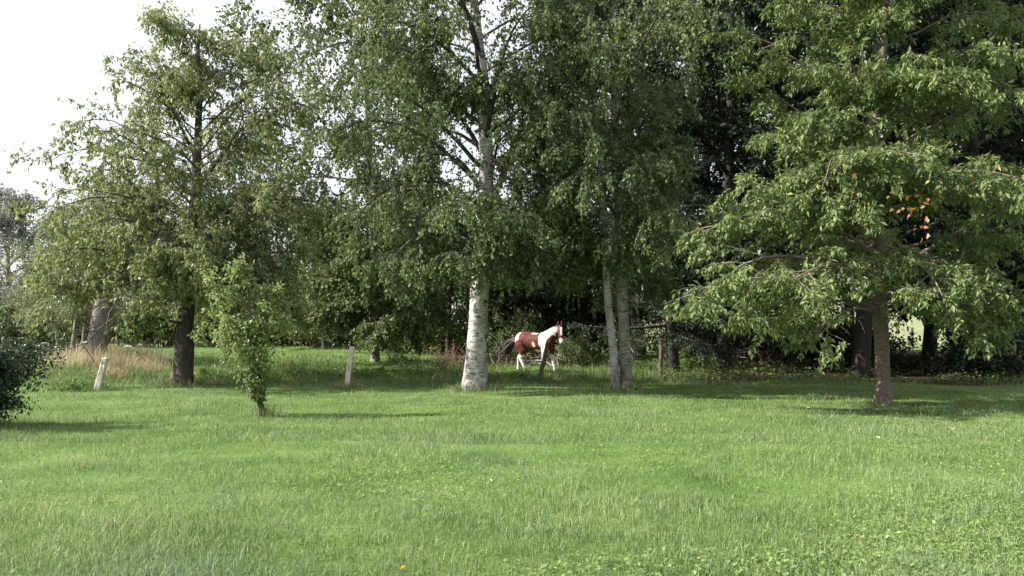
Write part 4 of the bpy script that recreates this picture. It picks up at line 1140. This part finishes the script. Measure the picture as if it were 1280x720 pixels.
f6 = gp(1140, 60); post('far thin post standing in the bright field gap', f6, f6 + np.array([0, 0, 1.35]), .2, .2, M['post_brown'], 6, True)
def wire(label, a, b):
    a, b = np.asarray(a), np.asarray(b)
    t = np.linspace(0, 1, 14)[:, None]
    q = a + (b - a) * t; q[:, 2] -= .12 * (4 * t * (1 - t))[:, 0]
    g = Geo(); tubes(g, (q - a)[None], np.full((1, 14), .005), 5)
    o = link('fence_wire', g.mesh('fence_wire'), M['wire']); o.location = a
    tag(o, label, 'wire', 'slack wires of the old fence')
wire('slack wire running left from the leaning white post', P(-60, 476, 19.5), P(126, 467, Y1 - .07))

# --- bush at the left edge and the ivy-clad sapling
b0 = gp(-24, 13.6)
shrub('garden_bush', 'dense dark green bush cut off by the left edge of the lawn', b0, .62, .7, 1.6, 24000, .062, M['bush_leaf'], 191, None, 34, .55)

def sapling():
    Y = 15.5
    base = P(327, 521, Y); base[2] = gz(base[0], base[1])
    root = empty('sapling_tree', base, 'small leafy sapling wrapped in ivy standing alone on the lawn', 'tree')
    tp = [base, P(322, 490, Y), P(319, 455, Y), P(316, 420, Y), P(312, 385, Y), P(306, 340, Y)]
    _, q, r = trunk_part(root, base, tp, [.042, .04, .034, .028, .02, .008], M['old_bark'], 26, 9, .04, 15, .3)
    a = [P(331, 521, Y + .05), P(326, 497, Y), P(322, 470, Y)]; a[0][2] = base[2]
    trunk_part(root, base, a, [.025, .022, .018], M['old_bark'], 10, 7, .03, 16, .2, 'stem')
    rng = np.random.default_rng(201)
    wood, green, ivy = Geo(), Geo(), Geo()
    ex = []
    for pts in ([(314, 420), (296, 408), (272, 404), (246, 412)], [(313, 405), (290, 385), (268, 365), (262, 345)], [(311, 390), (325, 370), (338, 360), (350, 368)],
                [(314, 425), (332, 405), (345, 395), (356, 402)], [(309, 372), (300, 355), (292, 342)], [(308, 360), (310, 345), (306, 330)], [(312, 400), (300, 395), (285, 398), (272, 420)],
                [(312, 410), (326, 395), (335, 380), (340, 370)], [(315, 430), (302, 425), (290, 430), (280, 440)], [(310, 385), (298, 375), (280, 372), (262, 385)]):
        dy = rng.uniform(-.5, .5)
        qq, _ = polyline(np.array([P(px, py, Y + dy * i / 3) for i, (px, py) in enumerate(pts)]) - base, np.ones(len(pts)), 6)
        ex.append(qq)
    limbs = np.array(ex); lr = np.full(len(ex), .011)
    ll = np.linalg.norm(np.diff(limbs, axis=1), axis=2).sum(1)
    sp = dict(k1=9, t1=.1, a1=.8, flat1=.2, ratio1=.42, min1=.16, k2=4, ratio2=.6, min2=.12, max2=.28, g2=-.1, k3=9, leaf=.075, wide=.6, down=.35, spread=.6, unorm=.6, jit=.01, tr=.0025)
    crown_from(limbs, lr, ll, rng, sp, wood, green)
    for i in range(len(lr)):
        limb_part(root, limbs[i], taper(1, limbs.shape[1], .012, .004)[0], M['old_bark'], 6)
    link('twigs', wood.mesh('twigs', True), M['old_bark'], root, 'stuff')
    link('crown', green.mesh('crown'), M['sapling_leaf'], root, 'stuff')
    n = 3000
    z = rng.uniform(.3, 1.75, n)
    c = np.stack([np.interp(z, q[:, 2], q[:, i]) for i in range(3)], 1)
    az = rng.random(n) * 6.283
    rr = np.abs(rng.normal(size=n)) * np.interp(z, [.3, .7, 1.2, 1.8], [.03, .13, .24, .2]) + .03
    o = np.stack([np.cos(az), np.sin(az), np.zeros(n)], 1)
    c = c + o * rr[:, None]; c[:, 2] -= rr * .3
    d = unit(o * .5 + rng.normal(size=(n, 3)) * .4 + np.array([[0, 0, -.7]]))
    leaves(ivy, c, d, o + np.array([[0, 0, .6]]) + rng.normal(size=c.shape) * .3, rng.uniform(.04, .075, n), rng.uniform(.035, .055, n), rng.random(n))
    link('ivy', ivy.mesh('ivy'), M['ivy_leaf'], root, 'stuff')
    g = Geo()
    k = 260
    az = rng.random(k) * 6.283; rr = np.abs(rng.normal(size=k)) * .16
    blades(g, base[0] + .05 + np.cos(az) * rr, base[1] + np.sin(az) * rr, rng.uniform(.08, .3, k), np.full(k, .008), rng, .8)
    me = g.mesh('dry_tuft'); me.transform(Matrix.Translation(Vector(-base)))
    link('foot_tuft', me, M['rough'], root, 'stuff')
sapling()

# tufts of longer grass round the feet of trunks and posts
def tufts():
    rng = np.random.default_rng(13)
    g = Geo()
    for (px, Y, rad, k, h) in ((593, 21.6, .5, 700, .22), (777, 22, .4, 350, .16), (227, 24, .5, 450, .2), (434, 22.1, .3, 220, .16), (122, 21.3, .35, 260, .22), (673, 25.3, .25, 160, .2), (1104, 18.1, .22, 120, .1), (825, 26.8, .3, 120, .2)):
        az = rng.random(k) * 6.283; rr = rad * (.55 + .5 * np.abs(rng.normal(size=k)))
        blades(g, X(px, Y) + np.cos(az) * rr, Y + np.sin(az) * rr, rng.uniform(.4, 1.3, k) * h, np.full(k, .011), rng, .7)
    link('tuft_grass', g.mesh('tuft_grass'), M['rough'], None, 'stuff')
tufts()

# --- small flowers and fallen leaves
def dandelion(px, py, s, label):
    p, Y = foot(px, py)
    root = empty('dandelion', p, label, 'flower', 'yellow dandelions in the lawn')
    g = Geo(); tubes(g, np.array([[[0, 0, 0], [.005, 0, .03], [.008, -.004, .065]]]), np.full((1, 3), .0025), 5); link('stalk', g.mesh('stalk'), M['stalk'], root)
    g = Geo(); rng = np.random.default_rng(int(px))
    k = 46; az = np.arange(k) * 2.4; e = np.linspace(1.4, .1, k)
    d = np.stack([np.cos(az) * np.cos(e), np.sin(az) * np.cos(e), np.sin(e)], 1)
    leaves(g, np.tile([[.008, -.004, .063]], (k, 1)), d, np.array([[0, 0, 1.]]) + rng.normal(size=(k, 3)) * .1, np.full(k, .018 * s), np.full(k, .007 * s), rng.random(k))
    link('flower_head', g.mesh('flower_head'), M['yellow_petal'], root)
for a in ((502, 716, 1.25, 'nearest yellow dandelion at the bottom edge of the lawn'), (214, 541, 1.5, 'yellow dandelion between the dark bush and the sapling'), (872, 706, .7, 'small yellow dandelion on the right of the bottom edge'), (527, 632, .7, 'small pale dandelion in the middle of the lawn')):
    dandelion(*a)

def fallen_leaves():
    rng = np.random.default_rng(14)
    g = Geo()
    leaves(g, np.array([[-.05, 0, 0.], ]), np.array([[1., 0, .1]]), np.array([[0, 0, 1.]]), np.array([.11]), np.array([.06]), np.array([.5]), .25)
    me = g.mesh('fallen_leaf'); me.materials.append(M['fallen_leaf'])
    spots = [(1086, 513, 'just left of the young cherry foot'), (1121, 517, 'just right of the young cherry foot'), (1148, 514, 'second to the right of the young cherry foot'), (1165, 529, 'in the sunlight right of the young cherry'),
             (1255, 519, 'in the pair by the right edge, upper one'), (1264, 527, 'in the pair by the right edge, lower one'), (1236, 537, 'on the sunlit lawn below the right edge shade'), (1010, 512, 'at the shade line left of the young cherry'),
             (960, 503, 'in the shade halfway from twin birch to young cherry'), (1190, 541, 'out on the sunlit lawn right of the young cherry'), (1050, 523, 'out on the sunlit lawn left of the young cherry'), (975, 531, 'furthest left out on the sunlit lawn'),
             (1098, 549, 'nearest one straight in front of the young cherry'), (1268, 561, 'nearest one at the right edge')]
    for i, (px, py, where) in enumerate(spots):
        p, Y = foot(px, py)
        o = bpy.data.objects.new('fallen_leaf', me); col.objects.link(o)
        o.location = (p[0], p[1], p[2] + .05); o.rotation_euler = (rng.normal() * .35, rng.normal() * .35, rng.random() * 6.28); s = rng.uniform(.5, .85); o.scale = (s, s, s)
        tag(o, 'dry orange leaf fallen ' + where, 'leaf', 'fallen cherry leaves on the lawn')
fallen_leaves()

def umbel(px, py, Y, label):
    top = P(px, py, Y); b = gp(px, Y); h = top[2] - b[2]
    root = empty('white_umbel', b, label, 'flower', 'white umbel flowers in the dry grass')
    g = Geo(); tubes(g, np.array([[[0, 0, 0], [.03, 0, h * .5], [0, 0, h - .06]]]), np.full((1, 3), .008), 5); link('stalk', g.mesh('stalk'), M['stalk'], root)
    g = Geo(); rng = np.random.default_rng(int(px)); k = 70
    a = rng.random(k) * 6.283; r = np.sqrt(rng.random(k)) * .14
    c = np.stack([np.cos(a) * r, np.sin(a) * r, h - r * r * 2.2], 1)
    leaves(g, c, rng.normal(size=(k, 3)) * np.array([1, 1, .3]), np.array([[0, 0, 1.]]) + rng.normal(size=(k, 3)) * .2, np.full(k, .045), np.full(k, .04), rng.random(k))
    link('flower_head', g.mesh('flower_head'), M['white_petal'], root)
for a in ((160, 432, 31, 'white umbel nearest right of the leaning pollard'), (178, 430, 31, 'white umbel furthest right in the dry grass'), (106, 427, 31.5, 'white umbel left of the leaning pollard foot'), (58, 428, 32, 'white umbel left of the slim stems, by the dark bush')):
    umbel(*a)

# ------------------------------------------------------------------ the horse
def horse():
    p, Y = foot(676, 462)
    Y = 29.2
    loc = gp(670, Y)
    yaw = -R(33)
    root = empty('horse', loc, 'brown and white pinto horse walking right behind the dark leaning pole', 'horse', None, yaw)
    G = Geo()
    def loft(secs, sides=16):
        """secs: centre, axis-perpendicular half sizes (w across, h up) and the up vector"""
        C = np.array([s[0] for s in secs], float)
        n = len(C)
        T = np.empty_like(C); T[1:-1] = C[2:] - C[:-2]; T[0] = C[1] - C[0]; T[-1] = C[-1] - C[-2]; T = unit(T)
        a = np.arange(sides) * 2 * math.pi / sides
        V = []
        for i, (c, w, h, side) in enumerate(secs):
            s = np.asarray(side, float); s = unit(s - T[i] * np.dot(s, T[i])); u = np.cross(T[i], s)
            V.append(C[i] + np.cos(a)[:, None] * s * w + np.sin(a)[:, None] * u * h)
        idx = np.arange(n * sides).reshape(n, sides)
        Q = np.stack([idx[:-1], np.roll(idx, -1, 1)[:-1], np.roll(idx, -1, 1)[1:], idx[1:]], -1).reshape(-1, 4)
        Vv = np.concatenate([np.array(V).reshape(-1, 3), [C[0]], [C[-1]]])
        k0, k1 = n * sides, n * sides + 1
        T0 = np.stack([np.full(sides, k0), np.roll(idx[0], -1), idx[0]], -1); T1 = np.stack([np.full(sides, k1), idx[-1], np.roll(idx[-1], -1)], -1)
        G.add(Vv, Q, np.concatenate([T0, T1]))
    yv = (0, 1, 0)
    loft([((-.78, 0, 1.10), .07, .10, yv), ((-.72, 0, 1.09), .16, .20, yv), ((-.6, 0, 1.09), .235, .27, yv), ((-.42, 0, 1.10), .27, .29, yv), ((-.2, 0, 1.06), .27, .29, yv), ((.1, 0, 1.02), .285, .31, yv),
          ((.32, 0, 1.04), .26, .33, yv), ((.5, 0, 1.07), .22, .28, yv), ((.63, 0, 1.07), .17, .2, yv), ((.7, 0, 1.08), .09, .1, yv)], 20)
    # neck and head (turned a little to the camera side, -y)
    loft([((.36, 0, 1.14), .16, .24, yv), ((.54, 0, 1.25), .135, .215, yv), ((.72, -.01, 1.38), .105, .17, yv), ((.86, -.03, 1.48), .085, .135, yv), ((.95, -.05, 1.52), .075, .11, yv)], 16)
    hs = (.75, .65, 0)
    loft([((.93, -.05, 1.58), .07, .08, hs), ((.96, -.07, 1.5), .105, .13, hs), ((1.0, -.11, 1.4), .112, .14, hs), ((1.04, -.16, 1.28), .092, .11, hs), ((1.075, -.2, 1.16), .074, .084, hs), ((1.1, -.225, 1.06), .076, .078, hs), ((1.11, -.235, 1.005), .05, .05, hs)], 14)
    def leg(pts, rad):
        secs = []
        for (pt, rr) in zip(pts, rad):
            secs.append((pt, rr, rr * 1.12, yv))
        loft(secs, 12)
    # fore legs: the far one reaches forward, the near one is under the shoulder
    leg([(.45, -.13, 1.0), (.44, -.15, .82), (.40, -.15, .66), (.38, -.15, .46), (.37, -.15, .41), (.33, -.15, .24), (.31, -.15, .14), (.33, -.15, .085)], [.13, .115, .08, .052, .056, .034, .042, .036])
    leg([(.47, .13, 1.0), (.48, .15, .82), (.51, .15, .66), (.56, .15, .46), (.57, .15, .41), (.6, .15, .24), (.61, .15, .14), (.64, .15, .085)], [.13, .115, .08, .052, .056, .034, .042, .036])
    # hind legs: the near one steps under the belly, the far one trails; stifle forward, hock back
    leg([(-.5, -.13, 1.08), (-.46, -.16, .92), (-.38, -.17, .76), (-.45, -.16, .6), (-.5, -.16, .5), (-.47, -.16, .44), (-.38, -.16, .25), (-.34, -.16, .15), (-.3, -.16, .09)], [.2, .19, .14, .085, .062, .056, .037, .044, .037])
    leg([(-.56, .13, 1.08), (-.57, .16, .92), (-.56, .17, .76), (-.7, .16, .6), (-.79, .16, .5), (-.8, .16, .44), (-.8, .16, .25), (-.8, .16, .15), (-.77, .16, .09)], [.2, .19, .14, .085, .062, .056, .037, .044, .037])
    me = G.mesh('body_raw')
    tmp = bpy.data.objects.new('body_raw', me); col.objects.link(tmp)
    rm = tmp.modifiers.new('r', 'REMESH'); rm.mode = 'VOXEL'; rm.voxel_size = .017; rm.use_smooth_shade = True
    sm = tmp.modifiers.new('s', 'SMOOTH'); sm.factor = .5; sm.iterations = 6
    dg = bpy.context.evaluated_depsgraph_get()
    body = bpy.data.meshes.new_from_object(tmp.evaluated_get(dg))
    bpy.data.objects.remove(tmp)
    n = len(body.vertices)
    co = np.empty(n * 3, np.float32); body.vertices.foreach_get('co', co); co = co.reshape(-1, 3).astype(float)
    x, y, z = co.T
    wob = .025 * np.sin(x * 17 + z * 9) + .02 * np.sin(z * 23 - x * 11 + y * 8)
    white = np.zeros(n)
    def blob(cx, cz, rx, rz, rot=0.0, side=None):
        dx, dz = x - cx, z - cz
        u_ = dx * math.cos(rot) + dz * math.sin(rot); v_ = -dx * math.sin(rot) + dz * math.cos(rot)
        dd = np.sqrt((u_ / rx) ** 2 + (v_ / rz) ** 2) + wob * 3
        w_ = np.clip((1.06 - dd) / .12, 0, 1)
        if side is not None: w_ = w_ * (y * side > -.02)
        return w_
    trunk = (x < .9)
    white = np.maximum(white, blob(.55, 1.3, .36, .22, .62) * trunk)          # crest, neck and withers
    white = np.maximum(white, blob(.36, 1.12, .13, .34, .1))                   # band down the shoulder
    white = np.maximum(white, blob(.40, .84, .1, .18))
    white = np.maximum(white, blob(-.71, 1.25, .2, .19, -.3))                 # rump
    white = np.maximum(white, blob(-.79, 1.08, .08, .2))
    white = np.maximum(white, blob(.06, .96, .05, .085, .5))                   # flank spot
    white = np.maximum(white, blob(.16, .745, .13, .06))                       # under the girth
    white = np.maximum(white, blob(.02, 1.33, .13, .03))                       # along the back
    white = np.maximum(white, np.clip((.66 - z + wob) / .04, 0, 1))            # stockings
    brown_chest = blob(.7, 1.04, .17, .24, .2)
    white = white * (1 - brown_chest)
    head = (x > .9) & ~((x < .97) & (z < 1.3))
    ax_ = np.array([.15, -.165, -.49]); ax_ = ax_ / np.linalg.norm(ax_)
    fwd = np.array([.6, -.75, .18]); fwd = unit(fwd - ax_ * np.dot(fwd, ax_)); sd = np.cross(ax_, fwd)
    rel = co - np.array([.96, -.07, 1.5])
    f_, s_, l_ = rel @ fwd, rel @ sd, rel @ ax_
    blaze = (np.abs(s_) < .034) & (f_ > .03) & (l_ > .03) & (l_ < .3)
    muzzle = (l_ > .4) & (f_ > -.01)
    white = np.where(head, np.where(blaze | muzzle, 1.0, 0.0), white)
    hoofz = np.clip((.1 - z) / .02, 0, 1) * 0
    at = body.attributes.new('white', 'FLOAT', 'POINT'); at.data.foreach_set('value', white.astype(np.float32))
    m, N, Lk, out = nodes('horse_coat')
    a1 = N.new('ShaderNodeAttribute'); a1.attribute_name = 'white'
    tc = N.new('ShaderNodeTexCoord'); nz = N.new('ShaderNodeTexNoise'); nz.inputs['Scale'].default_value = 9; nz.inputs['Detail'].default_value = 5
    Lk.new(tc.outputs['Object'], nz.inputs['Vector'])
    br = ramp(N, [(.3, (.06, .014, .012)), (.7, (.12, .03, .023))]); Lk.new(nz.outputs['Fac'], br.inputs['Fac'])
    wh = ramp(N, [(.3, (.6, .54, .49)), (.7, (.78, .73, .69))]); Lk.new(nz.outputs['Fac'], wh.inputs['Fac'])
    mc = N.new('ShaderNodeMix'); mc.data_type = 'RGBA'; Lk.new(a1.outputs['Fac'], mc.inputs['Factor']); Lk.new(br.outputs['Color'], mc.inputs['A']); Lk.new(wh.outputs['Color'], mc.inputs['B'])
    pb = N.new('ShaderNodeBsdfPrincipled'); pb.inputs['Roughness'].default_value = .75; pb.inputs['Specular IOR Level'].default_value = .25; Lk.new(mc.outputs['Result'], pb.inputs['Base Color']); Lk.new(pb.outputs[0], out.inputs['Surface'])
    body.materials.clear()
    link('body', body, m, root)
    dark = plain_mat('horse_hair', [(.3, (.012, .007, .006)), (.7, (.04, .018, .014))], 20, .6, bump=0)
    pale = plain_mat('horse_mane', [(.3, (.5, .44, .4)), (.7, (.7, .64, .6))], 20, .6, bump=0)
    hoof = plain_mat('hoof', [(.3, (.1, .08, .06)), (.7, (.2, .16, .12))], 20, .5, bump=0)
    eye = plain_mat('eye', [(.3, (.01, .008, .006)), (.7, (.015, .01, .008))], 20, .15, bump=0)
    brown = plain_mat('ear_coat', [(.3, (.06, .015, .012)), (.7, (.11, .03, .022))], 20, .6, bump=0)
    for (hx, hy) in ((.345, -.15), (.655, .15), (-.285, -.16), (-.755, .16)):
        g = Geo(); tubes(g, np.array([[[hx - .012, hy, .1], [hx, hy, .05], [hx + .01, hy, -.005]]]), np.array([[.038, .05, .058]]), 12); 
        link('hoof', g.mesh('hoof', True), hoof, root)
    for s in (-1, 1):
        b = np.array([.93, -.05, 1.57]) + sd * .055 * s
        g = Geo(); tubes(g, np.array([[b - [0, 0, .03], b + fwd * .02 + [0, 0, .04], b + sd * s * .01 + fwd * .03 + [0, 0, .1], b + fwd * .025 + [0, 0, .145]]]), np.array([[.026, .034, .022, .003]]), 8)
        link('ear', g.mesh('ear', True), brown, root)
        c = np.array([1.0, -.11, 1.4]) + sd * .092 * s + fwd * .045
        g = Geo(); tubes(g, np.array([[c + [0, 0, .018], c + [0, 0, .01], c, c - [0, 0, .01], c - [0, 0, .018]]]), np.array([[.004, .016, .019, .016, .004]]), 8)
        link('eye', g.mesh('eye', True), eye, root)
        c = np.array([1.095, -.222, 1.09]) + sd * .035 * s + fwd * .055
        g = Geo(); tubes(g, np.array([[c + ax_ * -.014, c, c + ax_ * .014]]), np.array([[.004, .011, .004]]), 7)
        link('nostril', g.mesh('nostril', True), eye, root)
    rng = np.random.default_rng(301)
    # mane: locks that fall over the crest
    k = 70
    t = rng.random(k)
    crest = np.stack([np.interp(t, [0, .35, .7, 1], [.36, .56, .76, .93]), np.interp(t, [0, 1], [0, -.04]), np.interp(t, [0, .35, .7, 1], [1.38, 1.43, 1.53, 1.63])], 1)
    dd = np.stack([rng.normal(size=k) * .15 - .1, rng.choice([-1, 1], k, p=[.6, .4]) * .55 + rng.normal(size=k) * .1, -.35 + rng.normal(size=k) * .1], 1)
    ln = grow(crest - [0, 0, .03], dd, rng.uniform(.12, .24, k), 4, .06, -.3, rng)
    g = Geo(); tree_wood(g, ln, .016, .003, 5); link('mane', g.mesh('mane', True), pale, root)
    # forelock
    f = grow(np.tile(np.array([[.945, -.06, 1.6]]), (8, 1)), np.tile(fwd[None], (8, 1)) + rng.normal(size=(8, 3)) * .2, rng.uniform(.1, .16, 8), 4, .05, -.5, rng)
    g = Geo(); tree_wood(g, f, .012, .003, 5); link('forelock', g.mesh('forelock', True), dark, root)
    # tail, swung out behind
    k = 80
    b = np.tile(np.array([[-.77, 0, 1.13]]), (k, 1)) + rng.normal(size=(k, 3)) * .02
    dd = np.tile(np.array([[-.8, .1, -.05]]), (k, 1)) + rng.normal(size=(k, 3)) * .13
    tl = grow(b, dd, rng.uniform(.6, .85, k), 7, .07, np.array([-.3, -.35, -.3, -.1, .1, .1, .1]), rng)
    g = Geo(); tree_wood(g, tl, .032, .01, 5); link('tail', g.mesh('tail', True), dark, root)
horse()
